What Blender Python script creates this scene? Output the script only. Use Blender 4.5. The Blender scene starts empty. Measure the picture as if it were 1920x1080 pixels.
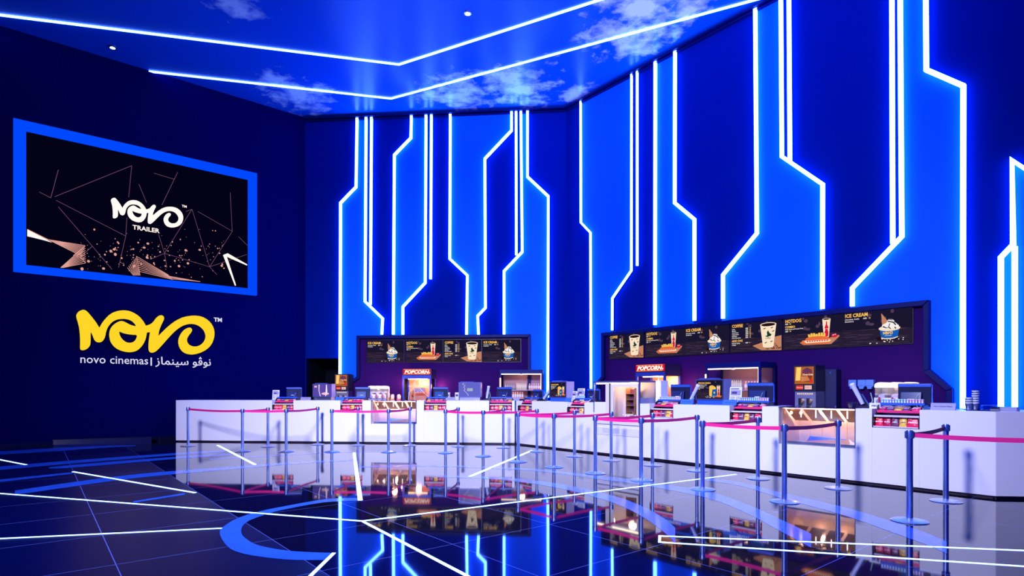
import bpy, bmesh, math, random
from mathutils import Vector, Matrix
random.seed(7)
scn = bpy.context.scene
C = scn.collection
PI = math.pi
# ------------------------------------------------------------------ camera, world, exposure, big lights
H = 1.43; F = 1080.0; HZ = 731.0
cam_d = bpy.data.cameras.new('camera'); cam = bpy.data.objects.new('camera', cam_d); C.objects.link(cam)
cam.location = (0, 0, H); cam.rotation_euler = (PI/2, 0, 0)
cam_d.sensor_width = 36; cam_d.lens = F/1920*36; cam_d.shift_y = (HZ-540)/1920
cam_d.clip_end = 200
scn.camera = cam
scn.view_settings.view_transform = 'Standard'
scn.view_settings.look = 'None'
scn.view_settings.gamma = 1
scn.view_settings.exposure = 0.0
w = bpy.data.worlds.new('world'); scn.world = w; w.use_nodes = True
w.node_tree.nodes['Background'].inputs[0].default_value = (0.0, 0.03, 0.5, 1)
w.node_tree.nodes['Background'].inputs[1].default_value = 0.06
cy = scn.cycles
cy.use_denoising = True
cy.max_bounces = 6; cy.diffuse_bounces = 2; cy.glossy_bounces = 4; cy.transmission_bounces = 4; cy.transparent_max_bounces = 10
cy.sample_clamp_indirect = 4.0; cy.caustics_reflective = False; cy.caustics_refractive = False
cy.use_light_tree = True

def area(name, loc, target, size, power, color, spread=PI, sy=None):
    l = bpy.data.lights.new(name, 'AREA'); l.energy = power; l.color = color
    l.shape = 'RECTANGLE'; l.size = size; l.size_y = sy or size; l.spread = spread
    o = bpy.data.objects.new(name, l); C.objects.link(o); o.location = loc
    o.rotation_euler = (Vector(target)-Vector(loc)).to_track_quat('-Z', 'Y').to_euler()
    return o
# the hall's lamps behind and above the viewpoint, with unseen blue lights added
area('hall_lamp_white', (-3, -3, 7), (-3.8, 14.5, 0.2), 1.6, 520, (0.73, 0.71, 1.0), spread=math.radians(52))
area('hall_lamp_white', (-4.5, 1, 7.5), (4.2, 10.2, 0.0), 1.6, 350, (0.73, 0.71, 1.0), spread=math.radians(62))
area('unseen_blue_light', (-1, 2, 9.0), (-0.5, 18.3, 4.8), 5.0, 230, (0.01, 0.20, 1.0), spread=math.radians(110))
area('unseen_blue_light', (-4, 4, 9.0), (7.5, 11, 4.8), 5.0, 210, (0.01, 0.20, 1.0), spread=math.radians(110))
area('unseen_blue_light', (5, 1, 4.5), (3.0, 13.5, 10.6), 3.0, 520, (0.30, 0.26, 1.0), spread=math.radians(60))  # unseen light added to brighten the ceiling and its clouds

area('unseen_blue_light', (-3, -2, 9.6), (-3, -8, 3.5), 8.0, 1800, (0.03, 0.22, 1.0), sy=2.0)  # unseen wash added on the rear wall so the poles reflect blue

# ------------------------------------------------------------------ materials
def lin(c):
    c = c/255.0
    return c/12.92 if c <= 0.04045 else ((c+0.055)/1.055)**2.4
MATS = {}
def mat(name, col, rough=0.5, metal=0.0, emit=None, es=1.0, ior=1.45, spec=0.5, noise=None, coat=0.0):
    if name in MATS: return MATS[name]
    m = bpy.data.materials.new(name); m.use_nodes = True; nt = m.node_tree
    b = nt.nodes['Principled BSDF']
    b.inputs['Base Color'].default_value = (*col, 1); b.inputs['Roughness'].default_value = rough
    b.inputs['Metallic'].default_value = metal; b.inputs['IOR'].default_value = ior
    b.inputs['Specular IOR Level'].default_value = spec
    b.inputs['Coat Weight'].default_value = coat
    if emit:
        b.inputs['Emission Color'].default_value = (*emit, 1); b.inputs['Emission Strength'].default_value = es
    if noise:
        sc, amt = noise
        tc = nt.nodes.new('ShaderNodeTexCoord'); n = nt.nodes.new('ShaderNodeTexNoise'); n.inputs['Scale'].default_value = sc
        n.inputs['Detail'].default_value = 6
        nt.links.new(tc.outputs['Object'], n.inputs['Vector'])
        r = nt.nodes.new('ShaderNodeMapRange'); r.inputs['To Min'].default_value = 1-amt; r.inputs['To Max'].default_value = 1+amt
        nt.links.new(n.outputs['Fac'], r.inputs['Value'])
        v = nt.nodes.new('ShaderNodeVectorMath'); v.operation = 'SCALE'; v.inputs[0].default_value = col
        nt.links.new(r.outputs[0], v.inputs['Scale']); nt.links.new(v.outputs[0], b.inputs['Base Color'])
    MATS[name] = m
    return m
def em(rgb, s=1.0, name=None):
    key = name or 'glow_%d_%d_%d_%g' % (*rgb, s)
    if key in MATS: return MATS[key]
    m = bpy.data.materials.new(key); m.use_nodes = True; nt = m.node_tree
    nt.nodes.remove(nt.nodes['Principled BSDF'])
    e = nt.nodes.new('ShaderNodeEmission'); e.inputs[0].default_value = (lin(rgb[0]), lin(rgb[1]), lin(rgb[2]), 1); e.inputs[1].default_value = s
    nt.links.new(e.outputs[0], nt.nodes['Material Output'].inputs[0])
    MATS[key] = m
    return m
def em_raw(name, rgb, s):
    m = em((0, 0, 0), 1, name); e = [n for n in m.node_tree.nodes if n.type == 'EMISSION'][0]
    e.inputs[0].default_value = (*rgb, 1); e.inputs[1].default_value = s
    return m
def glass(name='glass_pane', tint=(0.9, 0.93, 1.0), refl=0.10):
    if name in MATS: return MATS[name]
    m = bpy.data.materials.new(name); m.use_nodes = True; nt = m.node_tree
    nt.nodes.remove(nt.nodes['Principled BSDF'])
    t = nt.nodes.new('ShaderNodeBsdfTransparent'); t.inputs[0].default_value = (*tint, 1)
    g = nt.nodes.new('ShaderNodeBsdfGlossy'); g.inputs['Roughness'].default_value = 0.03
    fr = nt.nodes.new('ShaderNodeLayerWeight'); fr.inputs[0].default_value = refl
    mx = nt.nodes.new('ShaderNodeMixShader')
    nt.links.new(fr.outputs['Fresnel'], mx.inputs[0]); nt.links.new(t.outputs[0], mx.inputs[1]); nt.links.new(g.outputs[0], mx.inputs[2])
    nt.links.new(mx.outputs[0], nt.nodes['Material Output'].inputs[0])
    MATS[name] = m
    return m

LED = em_raw('led_tube', (0.070, 0.22, 1.0), 23)
LEDF = em_raw('led_floor_tube', (0.16, 0.32, 1.0), 12)
LEDC = em_raw('led_ceiling_tube', (0.09, 0.25, 1.0), 14)
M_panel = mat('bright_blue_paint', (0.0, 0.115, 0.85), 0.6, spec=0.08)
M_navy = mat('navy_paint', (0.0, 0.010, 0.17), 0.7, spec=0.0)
M_navy_left = mat('navy_paint_shaded', (0.0, 0.0012, 0.058), 0.7, spec=0.0)  # same navy as the other walls, darkened for the dimmer left wall
M_frame = mat('navy_metal_frame', (0.001, 0.004, 0.085), 0.45, spec=0.12)
M_recess = mat('dark_recess_paint', (0.024, 0.003, 0.085), 0.7, spec=0.05)
M_black = mat('black_plastic', (0.010, 0.010, 0.022), 0.35)
M_dark = mat('black_void_paint', (0.002, 0.002, 0.008), 0.8, spec=0.1)
M_white = mat('white_solid_surface', (0.84, 0.83, 0.86), 0.32, noise=(1.3, 0.035))
M_plinth = mat('dark_kick_plate', (0.02, 0.01, 0.03), 0.4)
M_steel = mat('stainless_steel', (0.62, 0.62, 0.66), 0.22, metal=1.0)
M_steel_soft = mat('brushed_steel', (0.66, 0.66, 0.70), 0.30, metal=1.0)
M_pole = mat('satin_chrome', (0.48, 0.60, 0.92), 0.28, metal=1.0)
M_cap = mat('blue_black_plastic_cap', (0.02, 0.05, 0.22), 0.35)
M_belt = mat('crimson_webbing', (0.75, 0.004, 0.19), 0.7)
M_red = mat('red_print', (0.95, 0.012, 0.10), 0.35)
M_red2 = mat('dark_red_print', (0.5, 0.005, 0.06), 0.35)
M_yel = mat('yellow_print', (0.95, 0.62, 0.08), 0.35)
M_brown = mat('brown_print', (0.16, 0.04, 0.12), 0.35)
M_wht = mat('white_print', (0.9, 0.9, 0.9), 0.4)
M_pink = mat('pink_tray', (0.80, 0.03, 0.16), 0.35)
M_lav = mat('pale_lip', (0.75, 0.68, 0.74), 0.35)
M_blueplastic = mat('blue_plastic', (0.02, 0.10, 0.62), 0.35)
M_grey = mat('grey_plastic', (0.22, 0.22, 0.36), 0.35)
M_silver = mat('silver_plastic', (0.34, 0.32, 0.46), 0.3)
M_paper = mat('white_paper', (0.82, 0.82, 0.85), 0.6)
M_ink = mat('dark_ink', (0.05, 0.04, 0.12), 0.6)
M_gold = mat('golden_metal', (0.9, 0.5, 0.2), 0.3, metal=0.8)
M_clear = glass('clear_plastic', (0.88, 0.90, 1.0), 0.35)
M_glass = glass()

# ------------------------------------------------------------------ mesh builder
class MB:
    def __init__(s): s.v = []; s.f = []; s.m = []; s.cur = 0
    def mat(s, i): s.cur = i; return s
    def quad(s, *p):
        n = len(s.v); s.v += [tuple(q) for q in p]; s.f.append(tuple(range(n, n+len(p)))); s.m.append(s.cur); return s
    def box(s, x0, x1, y0, y1, z0, z1):
        n = len(s.v)
        s.v += [(x0,y0,z0),(x1,y0,z0),(x1,y1,z0),(x0,y1,z0),(x0,y0,z1),(x1,y0,z1),(x1,y1,z1),(x0,y1,z1)]
        for f in ((0,3,2,1),(4,5,6,7),(0,1,5,4),(1,2,6,5),(2,3,7,6),(3,0,4,7)):
            s.f.append(tuple(n+i for i in f)); s.m.append(s.cur)
        return s
    def hexa(s, bot, top):
        n = len(s.v); s.v += [tuple(p) for p in bot]+[tuple(p) for p in top]
        for f in ((0,3,2,1),(4,5,6,7),(0,1,5,4),(1,2,6,5),(2,3,7,6),(3,0,4,7)):
            s.f.append(tuple(n+i for i in f)); s.m.append(s.cur)
        return s
    def lathe(s, prof, n=20, c=(0,0), M=None):
        b = len(s.v); k = len(prof)
        for r, z in prof:
            for i in range(n):
                a = 2*PI*i/n; p = Vector((c[0]+r*math.cos(a), c[1]+r*math.sin(a), z))
                s.v.append(tuple(M @ p) if M else tuple(p))
        for j in range(k-1):
            for i in range(n):
                i2 = (i+1) % n
                s.f.append((b+j*n+i, b+j*n+i2, b+(j+1)*n+i2, b+(j+1)*n+i)); s.m.append(s.cur)
        s.f.append(tuple(b+i for i in reversed(range(n)))); s.m.append(s.cur)
        s.f.append(tuple(b+(k-1)*n+i for i in range(n))); s.m.append(s.cur)
        return s
    def tube(s, p0, p1, r0, r1=None, n=10):
        p0 = Vector(p0); p1 = Vector(p1); r1 = r0 if r1 is None else r1
        q = (p1-p0).to_track_quat('Z', 'Y').to_matrix().to_4x4(); M = Matrix.Translation(p0) @ q
        return s.lathe([(r0, 0), (r1, (p1-p0).length)], n, M=M)
    def path(s, pts, r, n=8):
        for a, b in zip(pts, pts[1:]): s.tube(a, b, r, n=n)
        return s
    def prism(s, poly, y0, y1):            # poly in (x,z), extruded along y
        n = len(s.v); k = len(poly)
        s.v += [(x, y0, z) for x, z in poly]+[(x, y1, z) for x, z in poly]
        s.f.append(tuple(range(n, n+k))); s.m.append(s.cur)
        s.f.append(tuple(reversed(range(n+k, n+2*k)))); s.m.append(s.cur)
        for i in range(k):
            j = (i+1) % k; s.f.append((n+j, n+i, n+k+i, n+k+j)); s.m.append(s.cur)
        return s
    def prism_x(s, poly, x0, x1):          # poly in (y,z), extruded along x
        n = len(s.v); k = len(poly)
        s.v += [(x0, y, z) for y, z in poly]+[(x1, y, z) for y, z in poly]
        s.f.append(tuple(range(n, n+k))); s.m.append(s.cur)
        s.f.append(tuple(reversed(range(n+k, n+2*k)))); s.m.append(s.cur)
        for i in range(k):
            j = (i+1) % k; s.f.append((n+j, n+i, n+k+i, n+k+j)); s.m.append(s.cur)
        return s
    def mesh(s, vf, fn):                   # add (verts, faces) data through a point function
        n = len(s.v); s.v += [tuple(fn(p)) for p in vf[0]]
        for f in vf[1]: s.f.append(tuple(n+i for i in f)); s.m.append(s.cur)
        return s
    def ell(s, cx, cz, rx, rz, y, n=18, a0=0, a1=2*PI):   # flat ellipse facing -y
        pts = [(cx+rx*math.cos(a0+(a1-a0)*i/n), y, cz+rz*math.sin(a0+(a1-a0)*i/n)) for i in range(n+(0 if a1-a0 > 6.28 else 1))]
        return s.quad(*pts)
    def flat(s, pts, y): return s.quad(*[(x, y, z) for x, z in pts])
    def build(s, name, mats, parent=None, smooth=False, loc=None, rot=None):
        me = bpy.data.meshes.new(name); me.from_pydata(s.v, [], s.f)
        if not isinstance(mats, (list, tuple)): mats = [mats]
        for m in mats: me.materials.append(m)
        for p, mi in zip(me.polygons, s.m): p.material_index = mi
        bm = bmesh.new(); bm.from_mesh(me); bmesh.ops.recalc_face_normals(bm, faces=bm.faces); bm.to_mesh(me); bm.free()
        me.update()
        o = bpy.data.objects.new(name, me); C.objects.link(o)
        if smooth:
            for p in me.polygons: p.use_smooth = True
            me.set_sharp_from_angle(angle=math.radians(40))
        if parent: o.parent = parent
        if loc is not None: o.location = loc
        if rot is not None: o.rotation_euler = (0, 0, rot)
        return o
def bevel(o, wd=0.005, seg=2):
    m = o.modifiers.new('bevel', 'BEVEL'); m.width = wd; m.segments = seg; m.limit_method = 'ANGLE'; return o
def tag(o, label, cat, group=None):
    o['label'] = label; o['category'] = cat
    if group: o['group'] = group
    return o
def struct(o): o['kind'] = 'structure'; return o
def thing(name, label, cat, loc=(0,0,0), rot=0, group=None):
    o = bpy.data.objects.new(name, None); C.objects.link(o); o.empty_display_size = 0.1
    o.location = loc; o.rotation_euler = (0, 0, rot); return tag(o, label, cat, group)
def copy_tree(o, parent=None, label=None):
    c = o.copy(); C.objects.link(c)
    if parent: c.parent = parent
    for ch in list(o.children): copy_tree(ch, c)
    if label: c['label'] = label
    return c

def curve_fill(cu):
    o = bpy.data.objects.new('tmp', cu); C.objects.link(o)
    dg = bpy.context.evaluated_depsgraph_get(); dg.update()
    me = bpy.data.meshes.new_from_object(o.evaluated_get(dg))
    r = ([tuple(v.co) for v in me.vertices], [tuple(p.vertices) for p in me.polygons])
    bpy.data.objects.remove(o); bpy.data.meshes.remove(me); bpy.data.curves.remove(cu)
    return r
TC = {}
def text_vf(s, bold=0.0, align='LEFT', ext=0.0, shear=0.0):
    k = (s, bold, align, ext, shear)
    if k not in TC:
        cu = bpy.data.curves.new('t', 'FONT'); cu.body = s; cu.size = 1; cu.offset = bold; cu.align_x = align
        cu.extrude = ext; cu.resolution_u = 2; cu.shear = shear
        TC[k] = curve_fill(cu)
    return TC[k]
def put_text(mb, s, x, z, y, size, xs=1.0, bold=0.012, align='LEFT', ext=0.0, shear=0.0):
    mb.mesh(text_vf(s, bold, align, ext, shear), lambda p: (x+p[0]*size*xs, y-p[2]*size, z+p[1]*size)); return mb
def poly_vf(loops, ext=0.0):
    cu = bpy.data.curves.new('p', 'CURVE'); cu.dimensions = '2D'; cu.fill_mode = 'BOTH'; cu.extrude = ext
    for lp in loops:
        sp = cu.splines.new('POLY'); sp.points.add(len(lp)-1); sp.use_cyclic_u = True
        for i, (x, y) in enumerate(lp): sp.points[i].co = (x, y, 0, 1)
    return curve_fill(cu)
def chaikin(lp):
    out = []
    for i in range(len(lp)):
        a = lp[i]; b = lp[(i+1) % len(lp)]
        out += [(a[0]*.75+b[0]*.25, a[1]*.75+b[1]*.25), (a[0]*.25+b[0]*.75, a[1]*.25+b[1]*.75)]
    return out

# ------------------------------------------------------------------ planes of the room
class Plane:
    def __init__(s, O, u):
        s.O = Vector(O); s.u = Vector(u).normalized(); s.n = Vector((s.u.y, -s.u.x))   # n points to the room
        s.rot = math.atan2(s.u.y, s.u.x)
    def P(s, a, z, d=0.0):
        p = s.O+s.u*a+s.n*d; return Vector((p.x, p.y, z))
    def px(s, x, y, d=0.0):
        a = (x-960)/F; k = s.O.dot(s.n)+d
        Y = k/(a*s.n.x+s.n.y); p = Vector((a*Y, Y))
        return ((p-s.O).dot(s.u), H-(y-HZ)/F*Y)
    def s(s, x, d=0.0): return s.px(x, HZ, d)[0]
BACK = Plane((-6.74, 18.77), (12, -1))
RIGHT = Plane((1.695, 18.07), (6.27, -7.59))
LEFT = Plane((-23.4, 5.0), (1.211, 1))
CL = Plane((-9.29, 15.92), (12, -1))
CR = Plane((0.07, 15.14), (6.27, -7.59))
ZC = 10.3
def floorp(x, y, z=0.0):
    Y = F*(H-z)/(y-HZ); return ((x-960)/F*Y, Y)
def ceilp(x, y):
    Y = F*(ZC-H)/(HZ-y); return ((x-960)/F*Y, Y)
UC = Vector((6.27, -7.59)).normalized()

# ------------------------------------------------------------------ floor
mf = bpy.data.materials.new('polished_dark_tiles'); mf.use_nodes = True; nt = mf.node_tree; b = nt.nodes['Principled BSDF']
b.inputs['Roughness'].default_value = 0.035; b.inputs['IOR'].default_value = 1.75
tc = nt.nodes.new('ShaderNodeTexCoord'); sep = nt.nodes.new('ShaderNodeSeparateXYZ'); nt.links.new(tc.outputs['Object'], sep.inputs[0])
def M_(op, a, bb=None):
    n = nt.nodes.new('ShaderNodeMath'); n.operation = op
    for i, q in enumerate((a, bb)):
        if q is None: continue
        if isinstance(q, (int, float)): n.inputs[i].default_value = q
        else: nt.links.new(q, n.inputs[i])
    return n.outputs[0]
TILE = 1.235
def gl(out, off):
    fr = M_('FRACT', M_('DIVIDE', M_('ADD', out, off), TILE))
    return M_('LESS_THAN', M_('MULTIPLY', fr, TILE), 0.007)
line = M_('MAXIMUM', gl(sep.outputs[0], 100*TILE+2.0), gl(sep.outputs[1], 100*TILE-0.50))
nz = nt.nodes.new('ShaderNodeTexNoise'); nz.inputs['Scale'].default_value = 160; nz.inputs['Detail'].default_value = 2
nt.links.new(tc.outputs['Object'], nz.inputs['Vector'])
rp = nt.nodes.new('ShaderNodeValToRGB'); rp.color_ramp.elements[0].position = .45; rp.color_ramp.elements[0].color = (0.003, 0.003, 0.012, 1)
rp.color_ramp.elements[1].position = .75; rp.color_ramp.elements[1].color = (0.008, 0.008, 0.03, 1)
nt.links.new(nz.outputs['Fac'], rp.inputs[0])
mx = nt.nodes.new('ShaderNodeMix'); mx.data_type = 'RGBA'
nt.links.new(line, mx.inputs[0]); mx.inputs[7].default_value = (0.12, 0.18, 0.6, 1)
dulled = M_('LESS_THAN', sep.outputs[1], 0.50+TILE)      # left tile rows made duller and bluer to suppress the sign's reflection
mh = nt.nodes.new('ShaderNodeMix'); mh.data_type = 'RGBA'; nt.links.new(dulled, mh.inputs[0]); nt.links.new(rp.outputs[0], mh.inputs[6]); mh.inputs[7].default_value = (0.0, 0.002, 0.05, 1)
nt.links.new(mh.outputs[2], mx.inputs[6]); nt.links.new(mx.outputs[2], b.inputs['Base Color'])
nt.links.new(M_('ADD', M_('MULTIPLY', dulled, 0.30), 0.035), b.inputs['Roughness'])
nt.links.new(M_('SUBTRACT', 0.5, M_('MULTIPLY', dulled, 0.46)), b.inputs['Specular IOR Level'])
fl = MB().box(-16, 16, -9, 26, -0.2, 0.0)
fo = fl.build('floor', mf)
fo.rotation_euler = (0, 0, 0)
# tile grid follows the right wall: bake the turn into the mesh frame
ang = math.atan2(UC.y, UC.x)
fo.rotation_euler = (0, 0, ang)
R = Matrix.Rotation(-ang, 4, 'Z')
for v in fo.data.vertices: v.co = R @ v.co
struct(fo)

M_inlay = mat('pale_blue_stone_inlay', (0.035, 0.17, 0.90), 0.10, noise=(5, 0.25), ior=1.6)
def cr(pts, k=5):
    out = []
    for i in range(len(pts)-1):
        p0 = pts[max(i-1, 0)]; p1 = pts[i]; p2 = pts[i+1]; p3 = pts[min(i+2, len(pts)-1)]
        for j in range(k):
            t = j/k
            out.append(tuple(.5*((2*b_)+(-a_+c_)*t+(2*a_-5*b_+4*c_-d_)*t*t+(-a_+3*b_-3*c_+d_)*t**3) for a_, b_, c_, d_ in zip(p0, p1, p2, p3)))
    out.append(tuple(pts[-1])); return out
trim_n = [0]
def trim(mb, m, **k):
    trim_n[0] += 1
    o = mb.build('trim_%d' % trim_n[0], m, **k); return struct(o)
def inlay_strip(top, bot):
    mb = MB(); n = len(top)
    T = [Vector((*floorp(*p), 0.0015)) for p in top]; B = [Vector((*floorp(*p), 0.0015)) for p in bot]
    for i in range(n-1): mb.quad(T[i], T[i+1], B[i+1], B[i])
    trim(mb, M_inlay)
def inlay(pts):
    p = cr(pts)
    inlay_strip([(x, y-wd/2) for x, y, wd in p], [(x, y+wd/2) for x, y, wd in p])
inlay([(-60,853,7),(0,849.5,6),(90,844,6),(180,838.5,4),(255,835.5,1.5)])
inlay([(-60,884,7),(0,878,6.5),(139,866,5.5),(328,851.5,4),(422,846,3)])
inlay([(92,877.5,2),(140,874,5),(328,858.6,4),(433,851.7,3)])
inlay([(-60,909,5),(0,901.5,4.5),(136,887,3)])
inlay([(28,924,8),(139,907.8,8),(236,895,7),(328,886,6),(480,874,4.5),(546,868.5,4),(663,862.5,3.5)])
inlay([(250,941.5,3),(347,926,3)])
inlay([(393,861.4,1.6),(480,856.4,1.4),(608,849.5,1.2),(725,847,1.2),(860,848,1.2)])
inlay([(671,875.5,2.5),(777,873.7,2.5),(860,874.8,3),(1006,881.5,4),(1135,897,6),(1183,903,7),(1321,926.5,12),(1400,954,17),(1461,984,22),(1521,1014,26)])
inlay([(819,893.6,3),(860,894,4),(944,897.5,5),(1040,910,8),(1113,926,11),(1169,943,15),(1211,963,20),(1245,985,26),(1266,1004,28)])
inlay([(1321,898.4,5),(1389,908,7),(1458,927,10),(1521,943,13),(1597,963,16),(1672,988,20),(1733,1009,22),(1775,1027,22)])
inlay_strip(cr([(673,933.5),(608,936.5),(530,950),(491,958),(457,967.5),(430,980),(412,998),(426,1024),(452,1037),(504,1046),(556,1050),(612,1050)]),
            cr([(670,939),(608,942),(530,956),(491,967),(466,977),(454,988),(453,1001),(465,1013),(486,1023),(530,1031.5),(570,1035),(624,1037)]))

# ------------------------------------------------------------------ walls and ceiling
def wallbox(pl, s0, s1, z0, z1, t=0.2):
    mb = MB()
    a, b_, c_, d_ = pl.P(s0, z0), pl.P(s1, z0), pl.P(s1, z0, -t), pl.P(s0, z0, -t)
    up = Vector((0, 0, z1-z0)); mb.hexa([a, b_, c_, d_], [a+up, b_+up, c_+up, d_+up]); return mb
LW = (Vector((-6.74, 18.77))-LEFT.O).length
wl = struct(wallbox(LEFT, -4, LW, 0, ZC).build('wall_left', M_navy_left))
LB = (RIGHT.O-BACK.O).length
DS0, DS1, DZ = 0.03, BACK.s(636), BACK.px(600, 672)[1]
mb = MB()
for (a0, a1, z0, z1) in ((0, DS0, 0, DZ), (0, LB, DZ, ZC), (DS1, LB, 0, DZ)):
    t = wallbox(BACK, a0, a1, z0, z1); n = len(mb.v); mb.v += t.v; mb.f += [tuple(n+i for i in f) for f in t.f]; mb.m += t.m
wb = struct(mb.build('wall_back', M_navy))
RL = 17.0
wr = struct(wallbox(RIGHT, 0, RL, 0, ZC).build('wall_right', M_navy))
mb = MB()    # dark service doorway beside the left corner
for pts in ((DS0, DS0), (DS1, DS1)):
    mb.quad(BACK.P(pts[0], 0), BACK.P(pts[0], DZ), BACK.P(pts[0], DZ, -1.6), BACK.P(pts[0], 0, -1.6))
mb.quad(BACK.P(DS0, 0, -1.6), BACK.P(DS1, 0, -1.6), BACK.P(DS1, DZ, -1.6), BACK.P(DS0, DZ, -1.6))
mb.quad(BACK.P(DS0, DZ, -1.6), BACK.P(DS1, DZ, -1.6), BACK.P(DS1, DZ), BACK.P(DS0, DZ))
struct(mb.build('door_1', M_dark))

struct(MB().box(-16, 14, -8.2, -8, 0, ZC).build('wall_rear', M_panel))
mc = bpy.data.materials.new('blue_sky_print_ceiling'); mc.use_nodes = True; nt = mc.node_tree; b = nt.nodes['Principled BSDF']
b.inputs['Roughness'].default_value = 0.30; b.inputs['Specular IOR Level'].default_value = 0.32
tc = nt.nodes.new('ShaderNodeTexCoord')
acc = None
for (x, y, r) in ((1175, 60, 1.9), (1210, 20, 1.8), (860, 178, 1.9), (965, 160, 2.2), (560, 178, 2.0), (530, 160, 1.2), (430, 8, 1.1), (1075, 175, 1.0), (1300, 15, 1.0)):
    p = ceilp(x, y); d = nt.nodes.new('ShaderNodeVectorMath'); d.operation = 'DISTANCE'
    nt.links.new(tc.outputs['Object'], d.inputs[0]); d.inputs[1].default_value = (p[0], p[1], ZC)
    m = M_('MAXIMUM', M_('SUBTRACT', 1.0, M_('DIVIDE', d.outputs['Value'], r)), 0.0)
    acc = m if acc is None else M_('MAXIMUM', acc, m)
nz = nt.nodes.new('ShaderNodeTexNoise'); nz.inputs['Scale'].default_value = 2.0; nz.inputs['Detail'].default_value = 12; nz.inputs['Roughness'].default_value = 0.62
nz.inputs['Distortion'].default_value = 0.15
nt.links.new(tc.outputs['Object'], nz.inputs['Vector'])
cl = M_('ADD', nz.outputs['Fac'], M_('MULTIPLY', acc, 0.46))
rp = nt.nodes.new('ShaderNodeValToRGB')
rp.color_ramp.elements[0].position = .70; rp.color_ramp.elements[0].color = (0.0, 0.10, 0.62, 1)
rp.color_ramp.elements[1].position = .93; rp.color_ramp.elements[1].color = (0.85, 0.85, 0.95, 1)
nt.links.new(cl, rp.inputs[0]); nt.links.new(rp.outputs[0], b.inputs['Base Color'])
ce = MB()
wc = [Vector((p.x, p.y)) for p in (LEFT.P(-4, 0), BACK.P(0, 0), BACK.P(LB, 0), RIGHT.P(RL, 0))] + [Vector((13, -8)), Vector((-16, -8))]
ce.v = [(p.x, p.y, ZC) for p in wc]+[(p.x, p.y, ZC+.2) for p in wc]; k = len(wc)
ce.f = [tuple(range(k)), tuple(reversed(range(k, 2*k)))]+[((i+1) % k, i, k+i, k+(i+1) % k) for i in range(k)]; ce.m = [0]*len(ce.f)
struct(ce.build('ceiling', mc))

# thin metal coves along the wall heads
for pl, L in ((BACK, LB), (RIGHT, 12.5)):
    mb = MB(); 
    for (z0, z1, d0, d1) in ((ZC-.10, ZC-.07, 0.0, .16), (ZC-.16, ZC-.14, 0.0, .10)):
        a = [pl.P(.05, z0, d0), pl.P(L-.05, z0, d0), pl.P(L-.05, z0, d1), pl.P(.05, z0, d1)]; up = Vector((0, 0, z1-z0))
        mb.hexa(a, [q+up for q in a])
    trim(mb, M_frame)
mb = MB(); a = [LEFT.P(0, 0, 0), LEFT.P(LW-.3, 0, 0), LEFT.P(LW-.3, 0, .03), LEFT.P(0, 0, .03)]; mb.hexa(a, [q+Vector((0, 0, .12)) for q in a])
o = mb.build('baseboard_left', mat('gloss_black_skirting', (0.004, 0.004, 0.02), 0.06)); struct(o)

# ------------------------------------------------------------------ light lines on the walls
TOP = 'top'
def wpts(pl, pts, d=0.0):
    out = []
    for x, y in pts:
        if y == TOP: out.append((pl.px(x, 400, d)[0], ZC-0.12))
        else: out.append(pl.px(x, y, d))
    return out
def led_wall(pl, pts, wd, lab, grp, d0=0.06, d1=0.115):
    q = wpts(pl, pts, d1); rt = thing('led_light_line', lab, 'light', pl.P(q[0][0], q[0][1]), pl.rot, grp)
    o0 = pl.P(q[0][0], 0)
    loc = lambda s_, z, d: (s_-q[0][0], -d, z-q[0][1])
    mb = MB(); ch = MB(); n = len(q)
    # mitred ribbon of constant width, with real depth
    def offs(k, w_):
        ds = []
        for i in (k-1, k):
            if 0 <= i < n-1:
                v = Vector((q[i+1][0]-q[i][0], q[i+1][1]-q[i][1])).normalized(); ds.append(Vector((v.y, -v.x)))
        m = sum(ds, Vector((0, 0))); m.normalize(); c = m.dot(ds[0]); return m*(w_/2/max(c, .5))
    for k in range(n-1):
        for (bld, ww, da, db) in ((mb, wd, d0, d1), (ch, wd*.3, 0.0, d0)):
            oa, ob = offs(k, ww), offs(k+1, ww); A = q[k]; B = q[k+1]
            bt = [loc(A[0]+oa.x, A[1]+oa.y, db), loc(A[0]-oa.x, A[1]-oa.y, db), loc(A[0]-oa.x, A[1]-oa.y, da), loc(A[0]+oa.x, A[1]+oa.y, da)]
            tp = [loc(B[0]+ob.x, B[1]+ob.y, db), loc(B[0]-ob.x, B[1]-ob.y, db), loc(B[0]-ob.x, B[1]-ob.y, da), loc(B[0]+ob.x, B[1]+ob.y, da)]
            bld.hexa(bt, tp)
    mb.build('light_tube', LED, rt); ch.build('mounting_channel', M_frame, rt)
S = {
 1: [(669, TOP), (667, 350), (638, 380), (637, 702)], 2: [(686, TOP), (684, 565), (717, 597), (715.5, 627)],
 3: [(696, TOP), (694, 571)], 4: [(771, TOP), (770, 258), (739, 290), (737, 627)],
 5: [(798.5, TOP), (797, 530), (755, 575), (755, 627)], 6: [(808.5, TOP), (807, 523)],
 7: [(844, TOP), (843, 485), (876, 516), (874.5, 627)], 8: [(959, TOP), (959, 244), (909, 297), (910, 577), (895.5, 592), (897, 627)],
 9: [(967.5, TOP), (968, 478)], 10: [(976.5, TOP), (979, 472), (945, 508), (945, 627)],
 11: [(989, TOP), (989, 331), (1028, 367.5), (1027, 745)]}
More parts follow.
